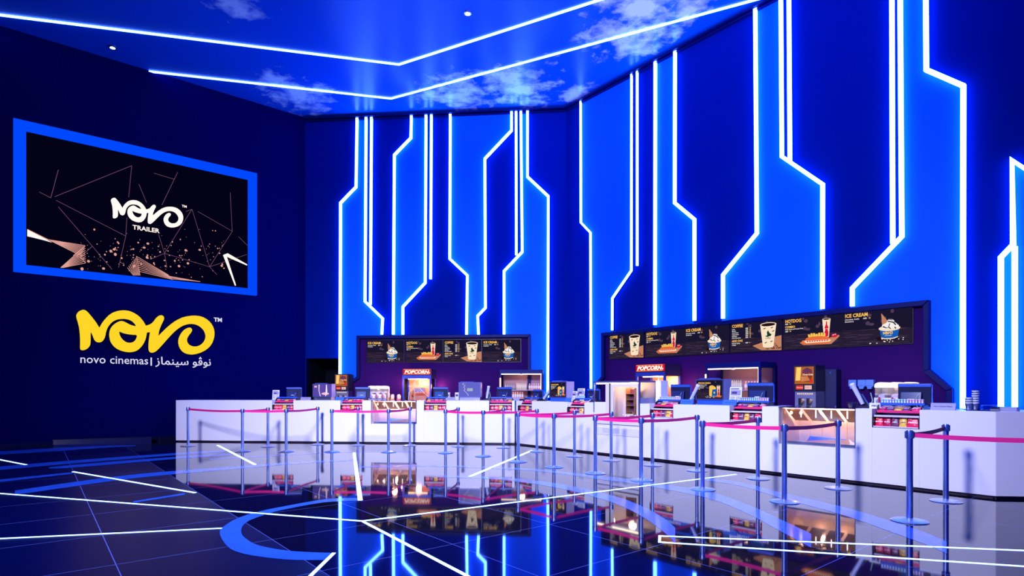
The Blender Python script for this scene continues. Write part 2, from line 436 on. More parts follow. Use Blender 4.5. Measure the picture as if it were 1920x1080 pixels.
Rr = {
 1: [(1087.5, TOP), (1088, 417), (1106, 436), (1107, 755)], 2: [(1183, TOP), (1182.5, 507), (1147, 559), (1146.5, 619)],
 3: [(1193.5, TOP), (1193.5, 498)], 4: [(1227.5, TOP), (1227, 609)], 5: [(1264.5, TOP), (1264, 380), (1301, 411), (1301, 601)],
 6: [(1415, TOP), (1418, 437), (1354.5, 515), (1354.5, 597)], 7: [(1463, TOP), (1465, 293), (1541.5, 345), (1541, 579)],
 8: [(1478, TOP), (1480, 302)], 9: [(1671, TOP), (1673, 456)], 10: [(1686, TOP), (1690, 443), (1597, 540), (1597, 574)],
 11: [(1734, TOP), (1736, 130), (1805.5, 160), (1804.5, 766)],
 12: [(2150, 465), (1897, 300), (1899, 458), (1876, 482), (1876, 766)], 13: [(1902, 462), (1902, 766)]}
ordn = ['first', 'second', 'third', 'fourth', 'fifth', 'sixth', 'seventh', 'eighth', 'ninth', 'tenth', 'eleventh', 'twelfth', 'thirteenth']
shape = {1: 'with one jog to the left', 2: 'with one jog to the right', 3: 'straight and short', 4: 'with a high left jog', 5: 'with a long low slant',
 6: 'straight, ending halfway down', 7: 'with one slant to the right', 8: 'stepping left twice', 9: 'straight, meeting its neighbour', 10: 'slanting left at mid height', 11: 'slanting right'}
shr = {1: 'thin with a short jog', 2: 'slanting left low down', 3: 'ending above a slant', 4: 'perfectly straight', 5: 'slanting right at mid height',
 6: 'thick, slanting left', 7: 'thick, slanting right', 8: 'short straight one', 9: 'joining a slant', 10: 'slanting far left',
 11: 'jogging right near the top', 12: 'with an angled peak', 13: 'short and straight'}
for k, pts in S.items():
    led_wall(BACK, pts, 0.075, '%s glowing line from the left on the back wall, %s' % (ordn[k-1], shape[k]), 'LED lines on the back wall')
for k, pts in Rr.items():
    led_wall(RIGHT, pts, 0.045 if k in (1, 2, 3) else 0.075, '%s glowing line from the left on the right wall, %s' % (ordn[k-1], shr[k]), 'LED lines on the right wall')
# brighter painted panels between pairs of lines (parts of their wall)
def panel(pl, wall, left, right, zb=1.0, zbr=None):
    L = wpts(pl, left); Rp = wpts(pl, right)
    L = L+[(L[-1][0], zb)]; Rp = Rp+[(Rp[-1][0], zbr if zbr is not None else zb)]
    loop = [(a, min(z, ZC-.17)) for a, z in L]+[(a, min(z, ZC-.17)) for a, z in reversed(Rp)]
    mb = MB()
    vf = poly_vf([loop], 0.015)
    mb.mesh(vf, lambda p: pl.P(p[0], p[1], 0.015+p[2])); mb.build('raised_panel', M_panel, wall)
panel(BACK, wb, S[1][:-1]+[(637, 690)], S[2])
panel(BACK, wb, S[4], S[5], 2.9); panel(BACK, wb, S[7], S[8], 2.9); panel(BACK, wb, S[10], S[11][:-1]+[(1027, 700)], 1.0)
panel(RIGHT, wr, Rr[1][:-1]+[(1107, 700)], Rr[2], 1.0); panel(RIGHT, wr, Rr[4], Rr[5], 2.9)
panel(RIGHT, wr, Rr[6], Rr[7], 2.9); panel(RIGHT, wr, Rr[10], Rr[11][:-1]+[(1805, 700)], 1.0)
panel(RIGHT, wr, Rr[12][1:], [(2150, 465), (2150, 700)], 1.0)

# ------------------------------------------------------------------ light lines in the ceiling and floor
def ribbon(pts, wd, z0, z1, name, label, m, grp):
    P = [Vector(p) for p in pts]; n = len(P); mb = MB(); o = P[0]
    def of(k):
        ds = []
        for i in (k-1, k):
            if 0 <= i < n-1:
                v = (P[i+1]-P[i]).normalized(); ds.append(Vector((v.y, -v.x)))
        m_ = sum(ds, Vector((0, 0))).normalized(); return m_*(wd/2/max(m_.dot(ds[0]), .4))
    for k in range(n-1):
        a, b_ = of(k), of(k+1); A = P[k]-o; B = P[k+1]-o
        q = [A+a, A-a, B-b_, B+b_]
        mb.hexa([(p.x, p.y, z0) for p in q], [(p.x, p.y, z1) for p in q])
    ob = mb.build(name, m, loc=(o.x, o.y, 0)); tag(ob, label, 'light', grp)
ribbon([ceilp(-160, 8), ceilp(0, 27), ceilp(748, 120), ceilp(1120, 0), ceilp(1700, -187)], 0.055, ZC-.03, ZC+.01, 'ceiling_light_line', 'long chevron light line in the ceiling, the one farther from the walls', LEDC, 'ceiling light lines')
ribbon([ceilp(230, 127.5), ceilp(733, 184), ceilp(1462, -14)], 0.055, ZC-.03, ZC+.01, 'ceiling_light_line', 'chevron light line in the ceiling, the one nearer the back wall', LEDC, 'ceiling light lines')
fl_lines = [
 ([(-80, 919), (0, 925.3), (480, 962), (679, 977), (900, 950), (1380, 889.5)], .030, 'longest floor light line, a shallow V crossing the whole floor'),
 ([(681, 978), (876, 1080), (930, 1108)], .032, 'floor light line branching toward the viewer from the V point'),
 ([(137, 884.5), (366, 924)], .040, 'short floor light line at left, slanting down right above the long line'),
 ([(-60, 851), (0, 862), (49, 871.5)], .040, 'stub of floor light line at the left picture edge'),
 ([(-80, 1013.5), (0, 1010), (416, 990.5)], .026, 'floor light line at lower left ending at the pale ring'),
 ([(408, 834.8), (478, 871)], .055, 'short slanted floor light line in front of the counter left end'),
 ([(664, 849), (675.5, 938)], .060, 'short upright floor light line in front of the sunken popcorn display'),
 ([(626, 1037), (580, 1082), (540, 1120)], .030, 'floor light line leaving the lower end of the pale ring'),
 ([(881, 893.4), (998, 844.4)], .060, 'slanted floor light line running to the bend of the counter')]
for pts, wd, lab in fl_lines:
    ribbon([floorp(*p) for p in pts], wd, -0.01, 0.003, 'floor_light_line', lab, LEDF, 'floor light lines')
mbp = [floorp(1980, 1034.7), floorp(1237, 1005), floorp(1236.5, 1016.5), floorp(1980, 1066)]
ribbon(mbp, .024, -0.01, 0.003, 'floor_light_line', 'narrow hairpin shaped floor light line at lower right', LEDF, 'floor light lines')

# ceiling downlights
for (x, y, colr, lab) in ((211, 88, (255, 240, 150), 'small yellowish ceiling spot above the wall screen'), (877, 24, (235, 240, 255), 'small white ceiling spot between the chevron lines')):
    p = ceilp(x, y); t = thing('ceiling_spot', lab, 'light', (p[0], p[1], ZC), 0, 'ceiling spots')
    MB().lathe([(.09, 0.0), (.09, -.02), (.06, -.03), (.055, -.01)], 16).build('trim_ring', M_steel, t)
    MB().lathe([(.05, -.012), (.04, -.02), (.0, -.022)], 16).build('lamp', em(colr, 30), t)

# ------------------------------------------------------------------ screens and logo
LOGO_N = [(133,560),(135,480),(133,400),(125,310),(110,240),(90,175),(85,145),(95,115),(125,88),(165,72),(200,78),(235,110),(285,170),(330,228),(362,280),(372,298),(380,282),(400,245),(440,190),(500,130),(560,98),(640,80),(720,82),(790,105),(860,150),(905,200),(935,245),(955,290),(962,330),(955,400),(935,465),(895,530),(840,580),(780,597),(720,598),(640,580),(580,550),(530,500),(505,450),(495,390),(500,330),(525,280),(570,240),(620,215),(660,212),(700,230),(750,258),(800,273),(832,278),(810,240),(770,205),(720,188),(660,183),(600,190),(550,210),(510,245),(475,290),(455,345),(445,400),(430,440),(405,468),(370,478),(335,470),(310,445),(295,405),(280,370),(265,345),(263,360),(263,480),(255,520),(225,555),(185,573),(150,573)]
LOGO_H = [(617,335),(620,380),(650,435),(700,475),(750,485),(800,470),(830,435),(845,382),(780,382),(700,370),(640,350)]
LOGO_V = [(930,275),(1000,255),(1040,225),(1075,175),(1110,145),(1145,140),(1170,155),(1175,185),(1160,220),(1130,280),(1110,340),(1103,392),(1106,396),(1160,340),(1240,265),(1330,200),(1420,160),(1540,143),(1640,155),(1720,200),(1775,265),(1800,340),(1795,420),(1765,500),(1710,560),(1640,600),(1560,625),(1490,627),(1420,605),(1375,555),(1353,490),(1355,430),(1385,365),(1430,315),(1480,292),(1510,298),(1523,325),(1510,355),(1480,390),(1458,430),(1458,465),(1475,500),(1510,522),(1555,530),(1610,520),(1660,485),(1690,430),(1692,380),(1670,325),(1620,275),(1560,250),(1500,245),(1430,260),(1370,290),(1300,345),(1220,430),(1150,510),(1090,575),(1050,602),(1010,605),(985,580),(983,520),(990,430),(1003,350),(995,348),(960,357),(930,365)]
def lg(loop):
    return [LEFT.px(130+x/6.62, 570+y/6.62, .06) for x, y in loop]
_l = [lg(q) for q in (LOGO_N, LOGO_H, LOGO_V)]
_s0 = min(p[0] for p in _l[0]); _s1 = max(p[0] for p in _l[2]); _z0 = min(p[1] for q in _l for p in q); _W = _s1-_s0
LN = [[((a-_s0)/_W, (z-_z0)/_W) for a, z in q] for q in _l]
LVF = {}
def logo_vf(ext=0.0):
    if ext not in LVF: LVF[ext] = [poly_vf([chaikin(LN[0]), chaikin(LN[1])], ext), poly_vf([chaikin(LN[2])], ext)]
    return LVF[ext]
def put_logo(mb, x, z, y, size, ext=0.0):
    a, b_ = logo_vf(ext)
    mb.mesh(a, lambda p: (x+p[0]*size, y-p[2]*size, z+p[1]*size)); mb.mesh(b_, lambda p: (x+p[0]*size, y-p[2]*size-.0003, z+p[1]*size)); return mb

# wall sign: local frame x along the wall, -y to the room
sg = thing('cinema_sign', 'glowing yellow script NOVO sign with small white bilingual lettering on the left wall', 'sign', LEFT.P(_s0, _z0), LEFT.rot)
put_logo(MB(), 0, 0, -.06, _W, .012).build('logo_lettering', em((255, 214, 40), 1.0), sg)
put_logo(MB(), 0.0, 0, -.02, _W, .008).build('logo_backing', M_navy_left, sg)
wht = em((226, 222, 250), 0.95)
def sgp(x, y): a, z = LEFT.px(130+x/6.62, 570+y/6.62, .05); return a-_s0, z-_z0
mb = MB(); x0, zb = sgp(128, 732); x1, zb1 = sgp(978, 748)
tv = text_vf('novo cinemas', .002); tw = max(p[0] for p in tv[0]); sz = (x1-x0)/tw
zavg = (zb+zb1)/2
hsc = 1.12
mb.mesh(text_vf('novo cinemas', .002, ext=.06), lambda p: (x0+p[0]*sz, -.04-p[2]*sz*.5, zavg+p[1]*sz*hsc)); mb.build('latin_lettering', wht, sg); mb = MB()
xb, zt = sgp(1017, 665); xb2, zb2 = sgp(1017, 765); mb.box(xb-.014, xb+.014, -.06, -.02, zb2, zt); mb.build('divider_bar', wht, sg); mb = MB()
AR = '\uFEAF\uFE8E\uFEE4\uFEE8\uFEF4\uFEB3 \uFEEE\uFB6C\uFEEE\uFEE7'
xa, za = sgp(1068, 757); xe, ze = sgp(1757, 757)
av = text_vf(AR, .008); ax0 = min(p[0] for p in av[0]); aw = max(p[0] for p in av[0])-ax0; asz = (xe-xa)/aw
mb.mesh(text_vf(AR, .008, ext=.06), lambda p: (xa+(p[0]-ax0)*asz, -.04-p[2]*asz*.5, (za+ze)/2+p[1]*asz*1.0))
mb.build('arabic_lettering', wht, sg); mb = MB(); xt, zt_ = sgp(1795, 215); put_text(mb, 'TM', xt, zt_, -.05, .16, bold=.03, ext=.05)
mb.build('trademark_lettering', wht, sg)

# wall screen
A = [LEFT.px(25, 226), LEFT.px(480, 325.5), LEFT.px(480, 553), LEFT.px(25, 512)]
zt = (A[0][1]+A[1][1])/2; zb = (A[2][1]+A[3][1])/2; sa = A[0][0]; sb = A[1][0]
ws = thing('wall_screen', 'large landscape video screen with luminous blue border showing a NOVO TRAILER title', 'screen', LEFT.P(sa, zb), LEFT.rot)
I = [LEFT.px(49, 247, .1), LEFT.px(465, 336, .1)]; ia = I[0][0]-sa; ib = I[1][0]-sa; it = (I[0][1]+I[1][1])/2-zb; iz = (LEFT.px(49, 498, .1)[1]+LEFT.px(465, 540, .1)[1])/2-zb
WD = sb-sa; HT = zt-zb
mb = MB()
mb.box(0, WD, -.12, 0, it, HT).box(0, WD, -.12, 0, 0, iz).box(0, ia, -.12, 0, iz, it).box(ib, WD, -.12, 0, iz, it)
mb.build('luminous_border', em((0, 72, 255), 1.0), ws)
def tp(x, y): a, z = LEFT.px(40+x/4.465, 300+y/4.465, .1); return (a-sa, z-zb)
mb = MB().mat(0).box(ia, ib, -.07, -.0, iz, it)
Y0 = -.075
def clampp(p): return (min(max(p[0], ia), ib), min(max(p[1], iz), it))
mb.mat(1)
lw = .010
def ln(a, b_, wd=lw, y=Y0):
    a = Vector(clampp(tp(*a))); b_ = Vector(clampp(tp(*b_))); v = (b_-a).normalized(); n = Vector((v.y, -v.x))*wd/2
    mb.quad((a.x+n.x, y, a.y+n.y), (b_.x+n.x, y, b_.y+n.y), (b_.x-n.x, y, b_.y-n.y), (a.x-n.x, y, a.y-n.y))
for a, b_ in (((925,45),(280,305)),((925,45),(900,310)),((310,80),(247,315)),((150,265),(247,315)),((290,335),(875,635)),((310,390),(595,720)),
   ((595,720),(760,915)),((875,635),(815,900)),((885,480),(875,635)),((1310,100),(1178,375)),((1110,108),(1285,160)),((985,200),(1050,355)),
   ((1430,410),(1578,893)),((1430,410),(1200,780)),((1200,780),(1578,893)),((1578,893),(1768,595)),((1768,595),(1480,430)),((1768,595),(1750,270)),
   ((1578,893),(1890,790)),((1200,780),(1150,620)),((1200,780),(1220,900)),((1200,780),(1080,830)),((1578,893),(1640,960)),((1820,640),(1895,715)),((595,720),(540,770)),((1430,410),(1380,430))): ln(a, b_)
mb.mat(2)
def fan(a0, a1, b0, b1, n):
    for i in range(n):
        t = i/(n-1); ln((a0[0]+(a1[0]-a0[0])*t, a0[1]+(a1[1]-a0[1])*t), (b0[0]+(b1[0]-b0[0])*t, b0[1]+(b1[1]-b0[1])*t), .013, Y0-.001)
fan((50,578),(50,636),(500,800),(535,715),10); fan((330,900),(350,900),(535,720),(540,860),9); fan((435,800),(500,820),(520,730),(540,860),5)
fan((965,805),(890,900),(995,965),(940,965),8); fan((965,805),(985,930),(1230,960),(1270,1000),8); fan((1200,965),(1270,995),(1500,1018),(1450,1012),4)
mb.mat(3)
def fp(*pts): mb.quad(*[(p[0], Y0-.002, p[1]) for p in [clampp(tp(*q)) for q in pts]])
fp((50,580),(260,690),(180,668),(50,636)); fp((1690,795),(1715,785),(1800,1050),(1790,1052)); fp((1700,790),(1730,780),(1893,873),(1890,882),(1735,815))
rr = random.Random(3)
mb.mat(2)
for i in range(190):
    x = rr.gauss(1080, 330) if i % 3 else rr.uniform(480, 1700); y = rr.gauss(790, 100)
    if not (470 < x < 1720 and 510 < y < 1000): continue
    r = rr.choice([2, 2.5, 3, 4, 5, 7, 11]) if i % 4 else 2; c_ = tp(x, y); rz = r/4.465*.0145*.95
    if iz+.05 < c_[1] < it: mb.ell(c_[0], c_[1], rz, rz*rr.uniform(.8, 1.4), Y0-.001, 7)
mb.mat(3)
l0 = tp(750, 565); l1 = tp(1357, 565)
lo = tp(770, 490)
put_logo(mb, l0[0], tp(1270, 567)[1], -.085, l1[0]-l0[0])
t0 = tp(932, 585); t1 = tp(1158, 620); tv = text_vf('TRAILER', .02); tw = max(p[0] for p in tv[0])
put_text(mb, 'TRAILER', t0[0], t1[1]+.03, -.085, (t1[0]-t0[0])/tw, bold=.02)
q = tp(1345, 392); put_text(mb, 'TM', q[0], q[1], -.085, .09, bold=.03)
mb.build('display', [em((4, 2, 22), 1.0), em((120, 80, 110), 1.0), em((225, 160, 150), 1.0), em((255, 238, 225), 1.25)], ws)

# menu pictures, drawn on a 1.25 x .71 board. index: 0 bg,1 wood,2 title,3 white,4 blue,5 red,6 tan,7 dark,8 orange,9 yellow,10 cream,11 teal
MP = [em((26, 22, 48)), em((78, 60, 84)), em((255, 196, 96)), em((245, 240, 238)), em((20, 92, 178)), em((214, 22, 60)), em((196, 132, 100)), em((34, 14, 26)), em((228, 110, 60)), em((250, 200, 90)), em((250, 226, 196)), em((18, 60, 44)), em((40, 30, 52))]
BW, BH = 1.222, .71
def board(mb):
    mb.mat(0).quad((0, 0, 0), (BW, 0, 0), (BW, 0, BH), (0, 0, BH))
    mb.mat(12).flat([(0, 0), (BW, 0), (BW, .30), (0, .33)], -.0004)
    mb.mat(1)
    r = random.Random(5)
    for i in range(26):
        z = .02+.30*(i/26)**1.2; x = r.uniform(0, .9); mb.flat([(x, z), (x+r.uniform(.15, .35), z+.002), (x+r.uniform(.1, .34), z+.008), (x+.02, z+.006)], -.001)
    for i in range(8):
        cx, cz = r.uniform(.4, 1.2), r.uniform(.4, .66); mb.ell(cx, cz, r.uniform(.02, .05), r.uniform(.015, .04), -.0008, 12)
def small_lines(mb, rows, x, z, size=.036, dz=.042):
    for i, (a, p) in enumerate(rows):
        mb.mat(3); put_text(mb, a, x, z-i*dz, -.003, size, bold=.02)
        if p:
            mb.mat(3); put_text(mb, 'AED', x+.335, z-i*dz, -.003, size, bold=.03); mb.mat(2); put_text(mb, p, x+.43, z-i*dz, -.003, size, bold=.03)
def pic_icecream(mb, ox=0, oz=0, k=1.0, logo=True):
    X = lambda x: ox+x*k
    Z = lambda z: oz+z*k
    mb.mat(7); mb.ell(X(.70), Z(.12), .20*k, .05*k, -.0015)
    mb.mat(4); mb.flat([(X(.60), Z(.13)), (X(.66), Z(.115)), (X(.80), Z(.115)), (X(.88), Z(.14)), (X(.905), Z(.29)), (X(.575), Z(.29))], -.003)
    mb.mat(10); mb.flat([(X(.60), Z(.12)), (X(.66), Z(.10)), (X(.80), Z(.10)), (X(.885), Z(.13)), (X(.885), Z(.145)), (X(.80), Z(.12)), (X(.66), Z(.12)), (X(.60), Z(.14))], -.0035)
    mb.ell(X(.74), Z(.31), .185*k, .055*k, -.004)
    mb.mat(6); mb.flat([(X(.62), Z(.33)), (X(.60), Z(.60)), (X(.61), Z(.605)), (X(.73), Z(.42)), (X(.70), Z(.33))], -.0045)
    mb.mat(3)
    for cx, cz, r in ((.68, .35, .07), (.80, .36, .075), (.76, .43, .065), (.72, .38, .06), (.85, .34, .05)): mb.ell(X(cx), Z(cz), r*k, r*.8*k, -.005)
    mb.mat(7)
    for p in ([(.70, .44), (.80, .41), (.84, .36), (.86, .37), (.81, .43), (.72, .455)], [(.74, .40), (.72, .33), (.76, .29), (.77, .30), (.735, .34), (.755, .40)], [(.62, .34), (.69, .31), (.74, .325), (.69, .325), (.64, .36)], [(.80, .45), (.79, .47), (.74, .485), (.74, .475), (.78, .46)], [(.82, .33), (.84, .29), (.86, .30), (.84, .33)]):
        mb.flat([(X(a), Z(b_)) for a, b_ in p], -.006)
    mb.mat(3)
    r = random.Random(2)
    for i in range(15):
        mb.ell(X(.38+.62*r.random()), Z(.03+.085*r.random()), .011*k, .009*k, -.006, 7)
    if logo: mb.mat(9); put_logo(mb, X(.63), Z(.19), -.007, .17*k)
    mb.mat(3); mb.flat([(X(.66), Z(.165)), (X(.78), Z(.165)), (X(.78), Z(.172)), (X(.66), Z(.172))], -.007)
def draw_icecream(mb):
    board(mb); mb.mat(2); put_text(mb, 'ICE CREAM', .045, .585, -.003, .098, xs=.86, bold=.03)
    small_lines(mb, [('Chocolate, Vanilla', '18'), ('Strawberry', '')], .045, .53)
    pic_icecream(mb, .10, 0, 1.0)
def cola_cup(mb, x, z, k=1.0):
    mb.mat(10); mb.flat([(x+.02*k, z), (x+.10*k, z), (x+.125*k, z+.30*k), (x-.005*k, z+.30*k)], -.003); mb.ell(x+.06*k, z+.30*k, .065*k, .018*k, -.0035)
    mb.mat(7); mb.ell(x+.06*k, z+.30*k, .056*k, .012*k, -.004)
    mb.mat(5); mb.flat([(x+.035*k, z+.01), (x+.09*k, z+.01), (x+.094*k, z+.08*k), (x+.083*k, z+.12*k), (x+.094*k, z+.16*k), (x+.073*k, z+.21*k), (x+.072*k, z+.26*k), (x+.053*k, z+.26*k), (x+.052*k, z+.21*k), (x+.032*k, z+.16*k), (x+.043*k, z+.12*k), (x+.030*k, z+.08*k)], -.0045)
    mb.mat(3); put_text(mb, 'Coca-Cola', x+.034*k, z+.135*k, -.005, .014*k, bold=.02, shear=.3)
def draw_hotdog(mb):
    board(mb); mb.mat(2); put_text(mb, 'HOTDOG', .045, .585, -.003, .098, xs=.80, bold=.03)
    mb.mat(3); put_text(mb, 'AED', .045, .545, -.003, .036, bold=.03); mb.mat(2); put_text(mb, '20', .14, .545, -.003, .036, bold=.03)
    put_text(mb, 'COMBO', .045, .47, -.003, .065, xs=.9, bold=.03)
    mb.mat(3); put_text(mb, 'With Soda and French Fries', .045, .43, -.003, .034, bold=.02)
    put_text(mb, 'AED', .045, .385, -.003, .036, bold=.03); mb.mat(2); put_text(mb, '30', .14, .385, -.003, .036, bold=.03)
    mb.mat(6); mb.flat([(.36, .13), (.44, .08), (1.0, .07), (1.16, .22), (1.15, .25), (1.02, .21), (.42, .16)], -.002)
    mb.mat(8); mb.flat([(.38, .125), (.44, .085), (.92, .075), (.98, .11), (.95, .17), (.42, .18)], -.0025)
    mb.mat(9)
    for i in range(9):
        a = .55+.035*i; mb.flat([(a, .20), (a+.05, .20), (a+.02+.02*(i % 3), .30+.02*(i % 2)), (a-.02+.02*(i % 3), .30+.02*(i % 2))], -.003-.0002*i)
    mb.mat(8); mb.flat([(.46, .17), (.50, .225), (.60, .25), (.80, .25), (.92, .225), (.99, .18), (.97, .12), (.50, .12)], -.0055)
    mb.mat(10); mb.flat([(.45, .15), (.49, .17), (.96, .17), (1.0, .15), (.96, .12), (.50, .115)], -.006)
    mb.mat(5)
    for i in range(9):
        a = .50+.05*i; mb.flat([(a, .165), (a+.05, .165), (a+.025, .13)], -.0065)
    mb.mat(5); mb.ell(1.06, .24, .06, .04, -.004, 14); mb.mat(3); mb.ell(1.04, .255, .015, .008, -.005, 8); mb.ell(1.08, .265, .016, .008, -.005, 8)
    cola_cup(mb, .83, .22, 1.25)
def draw_coffee(mb):
    board(mb); mb.mat(2); put_text(mb, 'COFFEE', .045, .585, -.003, .098, xs=.80, bold=.03)
    small_lines(mb, [('Latte', '18'), ('Mocha', '20'), ('Americano', '16'), ('Cappuccino', '18'), ('Espresso', '14'), ('Hot Chocolate', '18')], .045, .535)
    mb.mat(2); put_text(mb, 'ADD ONS', .045, .245, -.003, .065, xs=.9, bold=.03)
    small_lines(mb, [('Flavour Syrup', '4'), ('Cream', '')], .045, .20)
    mb.mat(6); mb.flat([(.55, .13), (.76, .02), (1.20, .0), (1.22, .0), (1.22, .33), (1.10, .31), (.80, .20)], -.002)
    mb.mat(7)
    r = random.Random(9)
    for i in range(34):
        mb.ell(.84+.36*r.random(), .02+.24*r.random()*r.random()+.02, .013, .010, -.0025, 7)
    mb.mat(10); mb.flat([(.80, .09), (.86, .07), (.99, .07), (1.04, .09), (1.105, .59), (.735, .59)], -.003); mb.ell(.92, .59, .19, .05, -.0035)
    mb.mat(7); mb.ell(.92, .588, .165, .036, -.004)
    mb.mat(11); mb.flat([(.85, .33), (.90, .35), (.89, .42), (.92, .46), (.95, .40), (1.0, .36), (.98, .33), (.90, .31)], -.004)
    put_text(mb, 'coffee', .85, .27, -.004, .05, bold=.01, shear=.3)
    for (a, z) in ((.80, .50), (.97, .51), (1.0, .43), (.96, .20), (.83, .18)):
        mb.flat([(a, z), (a+.05, z+.02), (a+.07, z+.012), (a+.03, z-.012)], -.004)
def draw_combo(mb):
    board(mb); mb.mat(2); put_text(mb, 'POPCORN COMBOS', .08, .58, -.003, .075, xs=.84, bold=.04)
    for i, t_ in enumerate(('Small Popcorn + Soda', 'Medium Popcorn', 'Large Popcorn', 'AED')):
        mb.mat(3 if i < 3 else 2); put_text(mb, t_, .08, .52-.055*i, -.003, .045, bold=.03)
    mb.mat(9); mb.flat([(.60, .12), (.72, .08), (.74, .46), (.60, .44)], -.003)
    for (a, z, r) in ((.64, .46, .045), (.70, .48, .05), (.76, .47, .05), (.82, .45, .045), (.87, .42, .04)): mb.ell(a, z, r, r*.8, -.0035, 10)
    mb.flat([(.62, .30), (.92, .30), (.90, .42), (.62, .46)], -.0032)
    mb.mat(4); mb.flat([(.74, .07), (.92, .10), (.93, .37), (.74, .36)], -.004); mb.mat(9); mb.ell(.835, .24, .035, .04, -.005, 10)
    cola_cup(mb, .95, .12, 1.25)
    mb.mat(8); mb.flat([(.85, .08), (1.12, .06), (1.18, .12), (.95, .15)], -.0028)
    mb.mat(3)
    r = random.Random(4)
    for i in range(16): mb.ell(.40+.5*r.random(), .05+.07*r.random(), .014, .011, -.006, 7)
def menu_screen(kind, draw):
    t = thing('menu_screen', '', 'screen')
    MB().box(0, BW+.012, -.0, .05, -.012, BH+.012).build('housing', M_black, t, loc=(0, .002, 0))
    mb = MB(); draw(mb); mb.build('display', MP, t, loc=(0, -.002, 0)); return t
protos = {}
def put_screen(pl, px_l, k, lab, d=.07):
    fn = {'icecream': draw_icecream, 'hotdog': draw_hotdog, 'coffee': draw_coffee}[k]
    if k not in protos: t = protos[k] = menu_screen(k, fn)
    else: t = copy_tree(protos[k])
    t.location = pl.P(pl.s(px_l, d), 2.315, d); t.rotation_euler = (0, 0, pl.rot); t['label'] = lab; t['group'] = 'menu screens above the '+('back' if pl is BACK else 'right')+' bar'
sL = BACK.s(687.2, .07)
for i, (k, lab) in enumerate((('icecream', 'menu screen with ICE CREAM picture at the left end of the back bar row'), ('hotdog', 'menu screen with HOTDOG picture above the back bar'), ('coffee', 'menu screen with COFFEE list above the back bar'), ('icecream', 'menu screen with ICE CREAM picture at the right end of the back bar row'))):
    put_screen(BACK, (687.2, 759.6, 831.3, 904)[i], k, lab)
for i, (k, lab) in enumerate((('coffee', 'farthest menu screen of the right row, COFFEE, just above the small popcorn sign side'), ('hotdog', 'menu screen with HOTDOG above the red POPCORN sign, far half of the right row'), ('icecream', 'menu screen with ICE CREAM between hotdog and coffee screens in the right row'), ('coffee', 'menu screen with COFFEE above the bottle shelf case on the right'), ('hotdog', 'menu screen with HOTDOG beside the last ice cream screen on the right'), ('icecream', 'nearest and largest looking menu screen, ICE CREAM, at the right end of the right row'))):
    put_screen(RIGHT, (1142, 1209.7, 1283.5, 1369.5, 1468.5, 1580)[i], k, lab)

# menu recess panels and frames
def bay(pl, outer, lab, skew):
    rt = thing('menu_bay', lab, 'wall bay', pl.P(outer[0][0], 0), pl.rot); a0 = outer[0][0]
    loop = [(a-a0, z) for a, z in outer]
    mb = MB(); mb.mesh(poly_vf([loop], .004), lambda p: (p[0], -.036-p[2], p[1])); mb.build('back_panel', M_recess, rt)
    mb = MB(); wd = .10
    for k in range(len(loop)-1):
        A = Vector(loop[k]); B = Vector(loop[k+1]); v = (B-A).normalized(); n = Vector((v.y, -v.x))
        # corners mitred inward
        def inn(j):
            ds = []
            for q in (j-1, j):
                if 0 <= q < len(loop)-1:
                    vv = (Vector(loop[q+1])-Vector(loop[q])).normalized(); ds.append(Vector((vv.y, -vv.x)))
            m = sum(ds, Vector((0, 0))).normalized(); return Vector(loop[j])+m*(wd/max(m.dot(ds[0]), .4))
        a, b_, c_, d_ = A, B, inn(k+1), inn(k)
        mb.hexa([(p.x, -.15, p.y) for p in (a, b_, c_, d_)], [(p.x, -.0, p.y) for p in (a, b_, c_, d_)])
    bevel(mb.build('frame', M_frame, rt), .012, 2)
q = lambda pl, x, y: pl.px(x, y, .14)
oz = q(BACK, 690, 629)[1]
bay(BACK, [(q(BACK, 653, 719)[0], .95), (q(BACK, 653, 719)[0], q(BACK, 653, 717)[1]), (q(BACK, 668, 700)[0], q(BACK, 668, 706)[1]), (q(BACK, 668, 629)[0], oz), (q(BACK, 995, 629)[0], oz), (q(BACK, 995, 700)[0], .95)], 'dark framed bay holding the four menu screens on the back wall', 0)
oz2 = q(RIGHT, 1742, 562)[1]
bay(RIGHT, [(q(RIGHT, 1118, 716)[0], .95), (q(RIGHT, 1118, 716)[0], q(RIGHT, 1118, 716)[1]), (q(RIGHT, 1127, 706)[0], q(RIGHT, 1127, 706)[1]), (q(RIGHT, 1127, 622)[0], oz2), (q(RIGHT, 1742, 562)[0], oz2), (q(RIGHT, 1742, 692)[0], q(RIGHT, 1742, 692)[1]), (q(RIGHT, 1786, 729)[0], q(RIGHT, 1786, 729)[1]), (q(RIGHT, 1786, 770)[0], .95)], 'dark framed bay holding the six menu screens on the right wall', 0)

